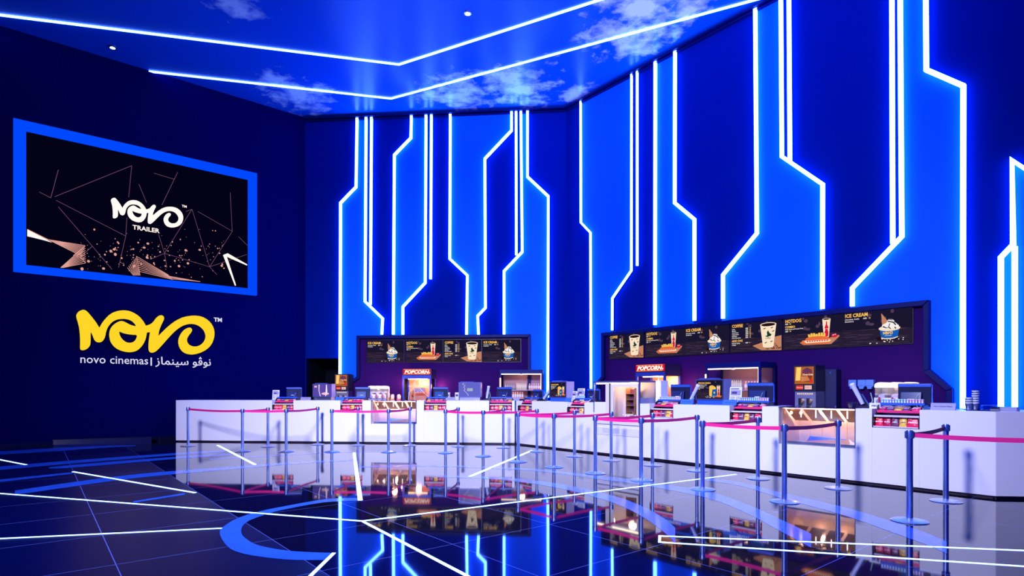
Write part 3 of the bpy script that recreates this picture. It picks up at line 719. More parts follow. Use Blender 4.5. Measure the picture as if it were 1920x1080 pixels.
# ------------------------------------------------------------------ counters
ZT = 1.145; DEP = 0.78
N_L = [(510, 550), (638, 679), (795, 836.5), (917, 960)]
N_R = [(970.5, 997), (1063, 1095.5), (1218, 1262), (1368, 1428.5), (1635, 1724)]
G_L = (695.5, 781); G_R = (1460, 1604); ZG = 0.52
CASE = (1113, 1200)
LCL = (CR.O-CL.O).length
s_end = CR.s(1867)
def counter(pl, s_a, s_b, notches, wells, extra, lab):
    t = thing('service_counter', lab, 'counter', pl.P(0, 0), pl.rot, 'white service counters')
    cuts = sorted([(pl.s(a), pl.s(b_), 'n') for a, b_ in notches]+[(pl.s(a), pl.s(b_), 'w') for a, b_ in wells]+[(a, b_, 'c') for a, b_ in extra])
    mb = MB(); cur = s_a
    for a, b_, k in cuts:
        mb.box(cur, a, 0, DEP, .035, ZT)
        if k == 'n': mb.box(a, b_, 0, .44, .035, .865).box(a, b_, .44, DEP, .035, ZT-.02)
        elif k == 'w': mb.box(a, b_, 0, DEP, .035, ZG)
        else: mb.box(a, b_, 0, DEP, .035, .44)
        cur = b_
    mb.box(cur, s_b, 0, DEP, .035, ZT)
    bevel(mb.build('body', M_white, t), .004, 2)
    MB().box(s_a+.03, s_b, .04, DEP-.05, 0, .04).build('kick_plate', M_plinth, t)
    return t
counter(CL, 0, LCL+.0, N_L, [G_L], [], 'long white counter run under the back wall bar, left of the bend')
ca, cb = CR.s(CASE[0]), CR.s(CASE[1])
counter(CR, 0.06, s_end, N_R, [G_R], [(ca, cb+.0)], 'long white counter run along the right wall, right of the bend')
E = CR.P(s_end, 0); CE = Plane((E.x, E.y), (12, -1))
t = thing('service_counter', 'white end section of the counter turning at the right picture edge', 'counter', CE.P(0, 0), CE.rot, 'white service counters')
bevel(MB().box(0.001, 2.6, 0, DEP, .035, ZT).build('body', M_white, t), .004, 2)
MB().box(0.001, 2.6, .04, DEP-.05, 0, .04).build('kick_plate', M_plinth, t)
# back bars standing against the walls
t = thing('back_bar', 'low dark back bar against the back wall behind the counter', 'counter', BACK.P(1.95, 0), BACK.rot)
MB().box(0, 5.6, -.72, -.04, .08, .90).build('body', M_frame, t); MB().box(0, 5.6, -.74, -.04, .90, .93).build('worktop', M_steel_soft, t); MB().box(0, 5.6, -.68, -.04, 0, .08).build('kick_plate', M_plinth, t)
t = thing('back_bar', 'low dark back bar against the right wall behind the counter', 'counter', RIGHT.P(1.3, 0), RIGHT.rot)
MB().box(0, 8.6, -.84, -.04, .08, .90).build('body', M_frame, t); MB().box(0, 8.6, -.86, -.04, .90, .93).build('worktop', M_steel_soft, t); MB().box(0, 8.6, -.80, -.04, 0, .08).build('kick_plate', M_plinth, t)
ZB = .93

# ------------------------------------------------------------------ candy racks in the counter notches
prof = [(0, .868), (0, 1.01), (.04, 1.035), (.13, 1.06), (.17, 1.10), (.19, 1.17), (.24, 1.205), (.42, 1.215), (.42, .868)]
def mk_rack(wd):
    t = thing('candy_rack', '', 'rack')
    for x in (0, wd-.012): MB().prism_x(prof, x, x+.012).build('side_panel', M_black, t)
    MB().box(.012, wd-.012, .0, .17, .868, .880).box(.012, wd-.012, .0, .012, .868, .892).build('lower_tray', M_lav, t)
    MB().box(.012, wd-.012, .185, .20, .868, 1.05).build('back_board', M_black, t)
    MB().box(.012, wd-.012, .04, .40, 1.035, 1.045).box(.012, wd-.012, .035, .047, 1.028, 1.055).build('middle_shelf', M_lav, t)
    MB().hexa([(.012, .165, 1.100), (wd-.012, .165, 1.100), (wd-.012, .40, 1.13), (.012, .40, 1.13)], [(.012, .165, 1.108), (wd-.012, .165, 1.108), (wd-.012, .40, 1.138), (.012, .40, 1.138)]).box(.012, wd-.012, .155, .167, 1.088, 1.125).build('upper_tray', M_pink, t)
    MB().box(.006, wd-.006, .27, .43, 1.212, 1.222).box(.006, wd-.006, .265, .275, 1.200, 1.236).build('top_shelf', M_blueplastic, t)
    return t
def bag_mesh(w_, h_, d_, col, txt, tcol, spots=None):
    mb = MB(); n = 6; m = 7
    for side in (-1, 1):
        g = [[None]*(m+1) for _ in range(n+1)]
        for i in range(n+1):
            for j in range(m+1):
                u = i/n; v = j/m; puff = (math.sin(PI*u)*math.sin(PI*v))**.5
                g[i][j] = ((u-.5)*w_*(1-.05*math.sin(PI*v)), side*d_/2*puff, v*h_)
        for i in range(n):
            for j in range(m): mb.quad(g[i][j], g[i+1][j], g[i+1][j+1], g[i][j+1])
    mb.mat(1)
    if txt: put_text(mb, txt, 0, h_*.40, -d_/2-.002, min(w_, .12)*.25, bold=.035, align='CENTER', shear=.15)
    mb.mat(2); r = random.Random(len(txt)+3)
    for i in range(9): mb.ell((r.random()-.5)*w_*.8, h_*(.12+.76*r.random()), .006, .006, -d_/2-.0005, 8)
    mb.mat(1).flat([(-w_*.47, h_*.955), (w_*.47, h_*.955), (w_*.47, h_*1.0), (-w_*.47, h_*1.0)], -.004)
    return mb
BAGS = {'red': (M_red, M_wht, M_yel, 'Maltesers', 'red and white candy bag'), 'crimson': (M_red2, M_wht, M_pink, 'Kit Kat', 'crimson candy bag'),
        'brown': (M_brown, M_wht, M_pink, "m&m's", 'brown candy bag'), 'yellow': (M_yel, M_brown, M_red, "m&m's", 'yellow candy bag'), 'speck': (M_red, M_wht, M_lav, 'Maltesers', 'wide speckled red candy bag')}
protos_bag = {}
def put_bag(k, pos, rot, lab, grp, tilt=0, w_=.105, h_=.145, cat='candy', nm='candy_bag'):
    key = (k, w_, h_)
    if key not in protos_bag:
        a, b_, c_, tx, _ = BAGS[k]; o = bag_mesh(w_, h_, .035, a, tx, b_).build(nm, [a, b_, c_], smooth=True); protos_bag[key] = o
    else: o = protos_bag[key].copy(); C.objects.link(o)
    o.location = pos; o.rotation_euler = (tilt, 0, rot); tag(o, lab, cat, grp); return o
pk_cols = [mat('mint_pack', (0.25, 0.45, 0.85), .3), mat('lilac_pack', (0.62, 0.42, 0.85), .3), mat('teal_pack', (0.20, 0.60, 0.62), .3), mat('magenta_pack', (0.80, 0.22, 0.60), .3)]
pk_proto = {}
def put_pack(k, pos, rot, lab, grp):
    if k not in pk_proto:
        mb = MB().mat(0).box(-.014, .014, -.011, .011, 0, .062); mb.mat(1).box(-.0145, .0145, -.0115, .0115, .060, .068)
        mb.mat(1).flat([(-.011, .010), (.011, .010), (.006, .042), (-.006, .042)], -.0118)
        o = pk_proto[k] = mb.build('mint_box', [pk_cols[k], M_wht])
    else: o = pk_proto[k].copy(); C.objects.link(o)
    o.location = pos; o.rotation_euler = (0, 0, rot); tag(o, lab, 'candy', grp)
rack0 = None
where = ['at the left end of the counter', 'left of the sunken popcorn display under the back wall', 'right of that sunken display', 'left of the counter bend', 'just right of the counter bend', 'left of the lit glass cabinet', 'right of the lit glass cabinet', 'below the terminal left of the large sunken display', 'nearest the right picture edge']
short = ['first rack from left', 'second rack from left', 'third rack from left', 'rack left of counter bend', 'rack right of counter bend', 'rack left of glass cabinet', 'rack right of glass cabinet', 'second nearest rack', 'nearest rack at right']
seqs = [['red', 'red', 'yellow', 'brown', 'speck'], ['red', 'speck', 'yellow', 'crimson', 'speck'], ['red', 'brown', 'yellow', 'crimson', 'speck'], ['crimson', 'red', 'yellow', 'brown', 'speck'],
        ['red', 'crimson', 'yellow', 'brown', 'speck'], ['red', 'crimson', 'brown', 'yellow', 'speck'], ['red', 'crimson', 'brown', 'yellow', 'speck'], ['red', 'brown', 'yellow', 'brown', 'speck'], ['red', 'crimson', 'brown', 'yellow', 'speck']]
posn = ['leftmost', 'second', 'middle', 'fourth', 'rightmost']
def local_pt(pl, s0, x, y, z):        # rack-local (y away from the room) to world
    return pl.P(s0+x, z, -y)
racks = [(CL, a, b_) for a, b_ in N_L]+[(CR, a, b_) for a, b_ in N_R]
for ri, (pl, a, b_) in enumerate(racks):
    s0, s1 = pl.s(a)+.004, pl.s(b_)-.004; wd = s1-s0
    t = mk_rack(wd); t.location = pl.P(s0, 0, -.0); t.rotation_euler = (0, 0, pl.rot)
    t['label'] = 'stepped black candy rack '+where[ri]; t['group'] = 'candy racks in the counter'
    bw = (wd-.03)/5
    fr = [.185, .185, .175, .175, .28] if ri > 6 else [.2]*5
    for j, k in enumerate(seqs[ri]):
        x = .015+(wd-.03)*(sum(fr[:j])+fr[j]/2)
        put_bag(k, local_pt(pl, s0, x, .075, .882), pl.rot, '%s, %s on lower tray of %s' % (BAGS[k][4], posn[j], short[ri]), 'candy bags on the lower trays', -.22, w_=round((wd-.03)*fr[j]*.98, 3) if ri > 6 else .110, h_=.158)
        k2 = ['red', 'brown', 'yellow', 'crimson', 'speck'][(j+ri) % 5] if ri not in (7, 8) else ['crimson', 'brown', 'yellow', 'brown', 'speck'][j]
        o = put_bag(k2, local_pt(pl, s0, x, .19, 1.114), pl.rot, '%s, %s on upper tray of %s' % (BAGS[k2][4].replace('candy bag', 'candy packet'), posn[j], short[ri]), 'candy packets on the upper trays', -.95, w_=.106, h_=.10, nm='candy_packet')
    cnt = {8: 15, 7: 14, 6: 14, 5: 8}.get(ri, 0)
    for j in range(cnt):
        x = .02+(wd-.04)*(j+.5)/cnt if cnt > 8 else .02+.036*j
        k = (0 if j < 5 else 2 if j < 9 else 1 if j % 2 else 3)
        put_pack(k, local_pt(pl, s0, x, .30, 1.223), pl.rot, 'small mint box, number %s from left, on %s' % (['one','two','three','four','five','six','seven','eight','nine','ten','eleven','twelve','thirteen','fourteen','fifteen'][j], short[ri]), 'mint boxes on the %s' % short[ri])

# ------------------------------------------------------------------ sunken popcorn displays
WARM = em((255, 196, 140), 6)
def warm_point(loc, power, col=(1.0, .55, .28), r=.05, parent=None):
    l = bpy.data.lights.new('warm_light', 'POINT'); l.energy = power; l.color = col; l.shadow_soft_size = r
    o = bpy.data.objects.new('warm_light', l); C.objects.link(o); o.location = loc
    if parent: o.parent = parent
    return o
def sunk(pl, a, b_, lab, power):
    s0, s1 = pl.s(a), pl.s(b_); wd = s1-s0
    t = thing('sunken_display_warmer', lab, 'food warmer', pl.P(s0, 0), pl.rot, 'sunken display warmers'); e = .004
    mb = MB(); mb.box(e, wd-e, .10, DEP-.01, ZG, ZG+.012); mb.box(e, wd-e, DEP-.03, DEP-.02, ZG, ZT-.03); mb.box(e, e+.01, .10, DEP-.02, ZG, ZT-.03); mb.box(wd-e-.01, wd-e, .10, DEP-.02, ZG, ZT-.03)
    mb.build('steel_liner', mat('liner_steel', (.74, .60, .62), .30, metal=.65), t)
    mb = MB()
    for i in range(1, 6): mb.box(wd*i/6-.002, wd*i/6+.002, DEP-.034, DEP-.03, ZG+.02, ZT-.2)
    mb.build('liner_seams', M_gold, t)
    mb = MB()
    for i in range(4):
        x = .03+(wd-.06)*i/4; x2 = .03+(wd-.06)*(i+1)/4-.015
        mb.hexa([(x+.04, .46, ZT-.24), (x2, .46, ZT-.24), (x2, .475, ZT-.24), (x+.04, .475, ZT-.24)], [(x, .20, ZT-.04), (x2-.03, .20, ZT-.04), (x2-.03, .22, ZT-.04), (x, .22, ZT-.04)])
    mb.build('chute_panels', M_gold, t)
    for i in range(2):
        x = .12+.16*i
        lb = MB().lathe([(.0, 0), (.02, .01), (.024, .03), (.012, .055), (.0, .056)], 12).build('heat_bulb', WARM, t, loc=(x, .20, ZT-.13), smooth=True)
    for i in range(4):
        x = wd*(.26+.2*i); MB().box(x-.006, x+.006, .135, .147, ZT-.17, ZT-.05).build('lamp_tube', em((255, 240, 225), 5), t)
    MB().box(.06, wd-.03, .105, .111, ZG+.03, ZT-.02).build('front_glass', M_glass, t)
    MB().box(wd-.045, wd-.012, .09, .125, ZG, ZT-.01).box(.05, wd-.04, .09, .125, ZG, ZG+.05).build('glass_frame', M_steel, t)
    MB().box(0, wd, -.01, .6, ZT-.012, ZT+.006).build('top_glass', glass('blue_edge_glass', (.55, .70, 1.0), .5), t)
    for sx in (.25, .75): MB().lathe([(.012, 0), (.012, .03)], 8).build('glass_clamp', M_steel, t, loc=(wd*sx, .02, ZT))
    MB().hexa([(.2*wd, .3, ZG+.013), (.85*wd, .3, ZG+.013), (.85*wd, .6, ZG+.013), (.2*wd, .6, ZG+.013)], [(.25*wd, .4, ZG+.05), (.7*wd, .4, ZG+.04), (.75*wd, .55, ZG+.10), (.25*wd, .5, ZG+.12)]).build('drip_plate', M_steel, t)
    for sx in (.18, .5, .82): warm_point((wd*sx, .34, ZT-.10), power, r=.04, parent=t)
sunk(CL, *G_L, 'sunken steel popcorn display with warm glow in the counter below the back wall popcorn machine', 30.0)
sunk(CR, *G_R, 'wide sunken steel popcorn display with warm glow in the right counter below the drink dispenser', 22.0)

# ------------------------------------------------------------------ glass food cabinet
t = thing('glass_food_cabinet', 'tall brightly lit glass food cabinet built into the counter', 'cabinet', CR.P(ca+.004, 0), CR.rot)
wd = cb-ca-.008; D = .58; Z0, Z1 = .44, 1.625
fm = mat('violet_steel', (0.08, 0.09, 0.28), .3, metal=.4)
MB().box(0, wd, -.01, D, Z1-.035, Z1).box(0, .025, -.01, .015, .93, Z1).box(wd-.03, wd, -.01, .02, .75, Z1).box(wd-.03, wd, D-.03, D, ZT, Z1).box(0, .025, D-.03, D, ZT, Z1).build('corner_frame', fm, t)
MB().box(0, wd, -.012, .3, .44, .60).box(0, wd, .03, .3, .60, .75).box(0, wd, -.004, .02, .68, .75).build('lower_front', mat('white_enamel', (.74, .72, .80), .35), t)
mb = MB()
for i in range(22):
    for j in range(6): mb.mat(0); mb.ell(wd*.22+i*.022, .49+j*.018, .006, .006, -.0135, 6)
mb.build('vent_grille', M_grey, t)
MB().box(.02, .36, -.006, .02, .78, 1.16).build('white_front_panel', M_white, t)
MB().box(.36, .46, -.012, .04, .76, Z1-.05).box(.50, .53, -.012, .04, .76, Z1-.05).build('centre_post', mat('cream_metal', (.8, .72, .62), .3), t)
MB().box(.46, .50, .0, .03, .76, Z1-.05).build('post_channel', M_dark, t)
dr = MB().box(.54, wd-.03, -.014, .012, .78, .83).box(.54, wd-.03, -.014, .012, 1.50, 1.545).box(.54, .585, -.014, .012, .83, 1.50).box(wd-.075, wd-.03, -.014, .012, .83, 1.50).build('glass_door', mat('cream_metal', (.8, .72, .62), .3), t)
MB().box(.585, wd-.075, -.002, .003, .83, 1.50).build('door_pane', M_glass, dr)
MB().box(wd-.14, wd-.115, -.03, -.016, 1.10, 1.22).build('door_handle', M_gold, dr)
MB().box(.025, .36, -.004, .002, 1.16, Z1-.05).build('upper_pane', M_glass, t)
MB().box(wd-.006, wd-.001, .02, D-.03, 1.26, Z1-.05).build('side_pane', M_glass, t)
MB().box(wd-.008, wd, .02, D-.03, ZT, 1.26).build('side_panel', M_grey, t)
MB().box(.03, wd, D-.025, D-.01, .76, Z1-.03).build('back_panel', mat('cream_lining', (.78, .66, .58), .5), t)
mb = MB()
for z in (.95, 1.08, 1.21, 1.34): mb.box(.72, .94, .25, .45, z, z+.01)
mb.box(.71, .725, .25, .45, .90, 1.47).box(.935, .95, .25, .45, .90, 1.47)
mb.build('shelf_rack', M_gold, t)
MB().box(.73, .93, .40, .44, .96, 1.44).build('shelf_rack_back', M_brown, t)
MB().box(.45, wd-.02, .05, .5, .79, .81).build('cabinet_floor', M_steel, t)
lb = MB().box(.05, wd-.06, .03, .06, Z1-.065, Z1-.04).build('strip_lamp', em((255, 216, 180), 7), t)
for sx in (.3, .9): warm_point((sx, .25, Z1-.12), 8, (1., .62, .38), .08, t)
mb = MB(); r = random.Random(6)
for i in range(46): 
    c = (r.gauss(.83, .07), r.gauss(.25, .05), .82+.05*r.random()); mb.lathe([(.0, c[2]), (.018, c[2]+.01), (.02, c[2]+.02), (.0, c[2]+.038)], 6, (c[0], c[1]))
pp = mb.build('popcorn_pile', mat('popcorn', (.95, .82, .60), .6), loc=CR.P(ca+.004, 0), rot=CR.rot, smooth=True)
tag(pp, 'pile of popcorn on the floor of the lit glass food cabinet', 'popcorn'); pp['kind'] = 'stuff'
# white box behind the cabinet
sx = CR.s(1237, -.35); t = thing('white_storage_box', 'plain white box standing just right of the lit glass cabinet', 'box', CR.P(cb+.02, ZT, -.50), CR.rot)
bevel(MB().box(0, .14, 0, .25, 0, .47).build('body', M_paper, t), .004); MB().box(-.002, .142, -.002, .252, .47, .485).build('lid', M_paper, t)

# ------------------------------------------------------------------ point of sale terminals
def mk_pos():
    t = thing('sales_terminal', '', 'terminal')
    bevel(MB().box(-.14, .14, -.02, .20, 0, .03).build('foot', M_black, t), .006)
    MB().hexa([(-.06, .05, .03), (.06, .05, .03), (.06, .13, .03), (-.06, .13, .03)], [(-.05, .03, .16), (.05, .03, .16), (.05, .10, .16), (-.05, .10, .16)]).build('neck', M_black, t)
    bevel(MB().hexa([(-.19, .02, .06), (.19, .02, .06), (.19, .12, .05), (-.19, .12, .05)], [(-.19, .0, .34), (.19, .0, .34), (.19, .03, .35), (-.19, .03, .35)]).build('monitor', mat('terminal_black', (.012, .014, .05), .3), t), .008)
    MB().box(-.19, .19, -.002, .006, .30, .335).box(.182, .196, .02, .05, .05, .33).build('monitor_trim', M_blueplastic, t)
    dd = bevel(MB().hexa([(-.15, -.07, .05), (.09, -.07, .05), (.09, -.03, .05), (-.15, -.03, .05)], [(-.15, -.03, .23), (.09, -.03, .23), (.09, .0, .23), (-.15, .0, .23)]).build('customer_display', mat('display_dark', (.02, .03, .12), .12), t), .005)
    MB().box(-.06, .01, -.056, -.05, .125, .137).build('display_text', em((220, 225, 255), 1.0), dd)
    MB().path([(.10, .03, .02), (.05, -.06, .03), (.02, -.075, .10), (.06, -.055, .20)], .003, 6).build('cable', em((170, 200, 255), .7), t)
    return t
pos0 = None
def put_pos(pl, px, d, lab, k=1.0, turn=0, z=ZT):
    global pos0
    if pos0 is None: t = pos0 = mk_pos()
    else: t = copy_tree(pos0)
    t.location = pl.P(pl.s(px, -d), z, -d); t.rotation_euler = (0, 0, pl.rot+turn); t.scale = (k, k, k); t['label'] = lab; t['group'] = 'sales terminals on the counter'
put_pos(CL, 551, .50, 'black sales terminal nearest the left end of the counter', 1.05, .25)
put_pos(CL, 680, .50, 'black sales terminal just left of the back slush machine', 1.05, .25)
put_pos(CL, 826, .50, 'black sales terminal just right of the back popcorn machine', 1.05, .2)
put_pos(CL, 946, .50, 'black sales terminal in front of the back bottle case, left half', 1.05, .2)
put_pos(CR, 1008, .60, 'small sales terminal left of the kiosk showing popcorn, near the bend', .85, .1)
put_pos(CR, 1112, .55, 'sales terminal tucked against the left side of the lit glass cabinet', .9, .1)
put_pos(CR, 1275, .50, 'black sales terminal right of the lit glass cabinet', 1.15, .1)
put_pos(CR, 1425, .50, 'black sales terminal in front of the right bottle case', 1.2, .15)
t_ = put_pos(CR, 1714, .40, 'large black sales terminal nearest the right picture edge', 1.10, .05)

# ------------------------------------------------------------------ kiosk screens on the counter
def kiosk(pl, px, d, kind, lab, k=1.0, kd=.28):
    t = thing('counter_kiosk_screen', lab, 'screen', pl.P(pl.s(px, -d), ZT, -d), pl.rot, 'boxy kiosk screens on the counter')
    W_, H_ = .60*k, .40*k
    bevel(MB().box(.02, W_-.02, .02, kd, 0, .09).build('base', M_blueplastic if kind == 'combo' else M_steel, t), .004)
    bevel(MB().box(0, W_, .012, kd, .09, .09+H_).build('housing', M_silver, t), .004)
    MB().box(0, W_, 0, .012, .09, .11).box(0, W_, 0, .012, .07+H_, .09+H_).box(0, .02, 0, .012, .11, .07+H_).box(W_-.02, W_, 0, .012, .11, .07+H_).build('bezel', fm, t)
    if kind == 'combo':
        mb = MB(); draw_combo(mb); sc = (W_-.04)/BW
        mb.v = [(.02+x*sc, .010+y*.3, .11+z*(H_-.04)/BH) for x, y, z in mb.v]; mb.build('display', MP, t)
    elif kind == 'lilac':
        mb = MB(); X = lambda u: .02+u*(W_-.04)
        Z = lambda v: .11+v*(H_-.04)
        mb.mat(0).box(.02, W_-.02, .008, .012, .11, .07+H_)
        mb.mat(1); mb.ell(X(.68), Z(.22), .12*k, .04*k, .007); mb.flat([(X(.06), Z(.75)), (X(.2), Z(.75)), (X(.2), Z(.9)), (X(.06), Z(.9))], .007)
        mb.mat(2); mb.flat([(X(.30), Z(1)), (X(.36), Z(1)), (X(.34), Z(.5)), (X(.42), Z(0)), (X(.38), Z(0)), (X(.30), Z(.5))], .006); mb.flat([(X(.72), Z(1)), (X(.77), Z(1)), (X(.80), Z(.4)), (X(.72), Z(0)), (X(.68), Z(0)), (X(.70), Z(.4))], .006)  # pink patches and pale wavy streaks are glare painted on the glass
        mb.build('display', [em((92, 70, 170)), em((250, 190, 200)), em((235, 235, 255))], t)
    else:
        mb = MB(); mb.mat(0).box(.02, W_-.02, .008, .012, .11, .07+H_); mb.mat(1).flat([(W_*.38, .25*k), (W_*.64, .25*k), (W_*.64, .33*k), (W_*.38, .33*k)], .006)
        mb.mat(2); P = [(.14, .47), (.10, .44), (.17, .40), (.13, .36), (.17, .31), (.14, .27), (.19, .22), (.24, .17), (.26, .12)]  # zigzag is a wavy reflection painted as a glowing streak
        for p, q_ in zip(P, P[1:]): mb.flat([(p[0]*k, p[1]*k), (p[0]*k+.012, p[1]*k), (q_[0]*k+.012, q_[1]*k), (q_[0]*k, q_[1]*k)], .0055)
        mb.build('display', [mat('slate_screen', (.10, .10, .24), .2), em((160, 180, 200)), em((225, 225, 250))], t)
    MB().hexa([(.03, .05, .09+H_), (W_-.2, .05, .09+H_), (W_-.2, kd-.02, .09+H_), (.03, kd-.02, .09+H_)], [(.05, .07, .115+H_), (W_-.22, .07, .115+H_), (W_-.22, kd-.04, .115+H_), (.05, kd-.04, .115+H_)]).build('top_cover', fm, t)
kiosk(CL, 586, .30, 'lilac', 'boxy kiosk screen with a lilac picture, left of the lit drink dispenser', .90)
kiosk(CL, 860, .30, 'grey', 'boxy kiosk screen turned off with a small pale label, under the back menu row')
kiosk(CR, 1030, .30, 'combo', 'boxy kiosk screen showing POPCORN COMBOS near the counter bend')
kiosk(CR, 1304, .30, 'combo', 'boxy kiosk screen showing POPCORN COMBOS right of the lit glass cabinet')

# ------------------------------------------------------------------ popcorn machines
def popcorn(pl, px, d, lab, z0=ZB, power=60):
    t = thing('popcorn_machine', lab, 'popcorn machine', pl.P(pl.s(px, d), z0, d), pl.rot, 'popcorn machines'); W_, D_, T = .90, .66, 2.08-z0
    bl = mat('popcorn_blue_steel', (.02, .06, .42), .3, metal=.3)
    MB().box(0, W_, 0, D_, 0, .14).build('base', bl, t)
    MB().box(.05, W_-.05, .03, D_-.03, .14, .17).build('tray', M_gold, t)
    for x in (0, W_-.05):
        for y in (0, D_-.05): MB().box(x, x+.05, y, y+.05, .14, T-.30).build('corner_post', bl, t)
    MB().box(0, W_, 0, D_, T-.30, T-.19).box(0, W_, 0.01, D_, T-.19, T).build('hood', mat('popcorn_hood', (.012, .012, .05), .35), t)
    MB().box(0, W_, -.004, 0, T-.30, T-.20).build('hood_trim', bl, t)
    sgn = MB().mat(0).box(.03, W_-.02, -.03, .01, T-.18, T-.01)
    sgn.mat(1); put_text(sgn, 'POPCORN', .07, T-.145, -.032, .138, xs=1.14, bold=.05, shear=.28); put_text(sgn, '®', W_-.07, T-.145, -.032, .06, bold=.02)
    sgn.mat(2).box(.05, W_-.05, -.034, -.03, T-.03, T-.018).box(.05, W_-.05, -.034, -.03, T-.172, T-.16)
    sgn.build('sign', [em((225, 25, 30), 1.0), em((255, 235, 225), 1.3), em((255, 170, 120), 1.3)], t)
    MB().box(.05, W_-.05, .008, .012, .16, T-.30).build('front_pane', M_glass, t)
    for x in (.006, W_-.010): MB().box(x, x+.004, .05, D_-.05, .16, T-.30).build('side_pane', M_glass, t)
    MB().box(.05, W_-.05, D_-.02, D_-.01, .15, T-.30).build('back_panel', mat('copper_lining', (.75, .30, .16), .35, metal=.3), t)
    MB().box(.30, .62, .25, .45, .42, .56).build('kettle', M_steel, t); MB().tube((.46, .35, .56), (.46, .35, T-.30), .015).build('kettle_rod', M_steel, t)
    MB().box(.12, .80, .3, .34, .60, .63).box(.15, .25, .28, .40, .36, .50).build('inner_rack', M_gold, t)
    mb = MB(); mb.path([(.38, .02, T-.31), (.33, .02, .55), (.20, .02, .42), (.18, .02, .15)], .008, 6); mb.path([(.42, .02, T-.31), (.36, .02, .45), (.38, .02, .15)], .006, 6); mb.path([(.52, .02, T-.31), (.54, .02, .55), (.66, .02, .42), (.80, .02, .30), (.74, .02, .15)], .008, 6)
    if pl is BACK: mb.build('light_cable', em((255, 225, 225), 1.0), t)
    MB().box(.15, W_-.15, .10, .16, T-.33, T-.305).build('lamp', WARM, t)
    warm_point((W_+.16, D_-.12, T-.55), 16, (1., .32, .22), .06, t); warm_point((-.14, D_-.12, T-.45), 7, (1., .28, .30), .06, t)  # side lights added to widen the machine's warm glow on the wall
    warm_point((W_/2, D_*.4, T-.42), power, (1., .38, .16), .08, t)
popcorn(BACK, 754.5, .74, 'popcorn machine with red POPCORN sign on the back bar under the back wall menus')
popcorn(RIGHT, 1192, .84, 'popcorn machine with red POPCORN sign on the right back bar behind the glass cabinet')

# ------------------------------------------------------------------ bottle cases
def bottle_case(pl, px, d, lab, z0=ZB, side='right'):
    t = thing('bottle_display_case', lab, 'display case', pl.P(pl.s(px, d), z0, d), pl.rot, 'open bottle cases'); W_, D_, T = 1.31, .70, 2.04-z0
    cs = mat('case_navy_steel', (.002, .008, .11), .45, spec=.12)
    MB().box(0, W_, 0, D_, T-.12, T).box(0, W_, 0, D_, 0, .10).box(0, W_, D_-.02, D_, .10, T-.12).build('cabinet', cs, t)
    for x in (0, W_-.045):
        for y in (0, D_-.065): MB().box(x, x+.045, y, y+.045, .10, T-.12).build('corner_post', cs, t)
    MB().box(.045, W_-.045, D_-.026, D_-.02, .10, T-.12).build('lining', mat('case_lining', (.30, .16, .22), .5), t)
    for x in (.016, W_-.02): MB().box(x, x+.004, .045, D_-.06, .10, T-.12).build('side_pane', M_glass, t)
    MB().box(.02, W_-.02, .06, D_-.03, .48, .50).build('shelf', M_silver, t)
    MB().box(.02, W_-.02, .06, D_-.03, .22, .235).build('lower_shelf', M_silver, t)
    MB().box(.03, W_-.03, .02, .04, T-.145, T-.12).build('strip_lamp', em((255, 215, 205), 4), t)
    MB().lathe([(.045, 0), (.05, -.02), (.03, -.04), (.0, -.042)], 16).build('lamp_dome', em((255, 225, 210), 1.2), t, loc=(W_*.5, .05, T-.12))
    MB().tube((W_-.06, .03, .12), (W_-.06, .03, T-.14), .008).build('side_lamp', em((255, 200, 190), 3), t)
    if True: MB().tube((.02, -.03, .52), (.02, -.03, .86), .016).build('left_glow_tube', em((255, 170, 110), 9), t)  # orange glowing tube in front of the left corner post
    warm_point((W_*.5, .25, T-.2), 5, (1., .55, .36), .1, t)
    warm_point((W_*.3, .25, .42), 3, (1., .6, .35), .06, t)
    warm_point((.04, -.12, .62), 1.6, (1., .45, .2), .05, t)
    return t
bottle_case(BACK, 937, .74, 'lit bottle case with three groups of bottles on the back bar near the corner')
bottle_case(RIGHT, 1323, .84, 'lit bottle case with three groups of bottles on the right back bar')
bt = {}
def put_bottle(k, pl, s_, d, z, lab, grp):
    r, h, cols = {'dark': (.026, .21, (mat('green_print', (.12, .32, .18), .3), M_red2)), 'tall': (.026, .235, (mat('pale_bottle', (.70, .55, .30), .3), mat('green_print', (.12, .32, .18), .3))), 'orange': (.032, .19, (mat('peach_bottle', (.85, .38, .20), .3), M_wht))}[k]
    if k not in bt:
        t = thing('drink_bottle', '', 'bottle')
        MB().lathe([(0, 0), (r, .0), (r, h*.30)], 12).lathe([(r, h*.62), (r, h*.70), (r*.45, h*.88), (r*.45, h*.93), (0, h*.93)], 12).build('body', cols[0], t, smooth=True)
        MB().lathe([(r*1.02, h*.28), (r*1.02, h*.64)], 12).build('bottle_label', {'dark': mat('label_pink', (.55, .35, .38), .4), 'tall': mat('label_cream', (.8, .7, .5), .4), 'orange': M_paper}[k], t, smooth=True)
        MB().lathe([(r*.52, h*.92), (r*.52, h)], 10).build('cap', cols[1], t)
        bt[k] = t
    else: t = copy_tree(bt[k])
    t.location = pl.P(s_, z, d); t.rotation_euler = (0, 0, pl.rot); t['label'] = lab; t['group'] = grp
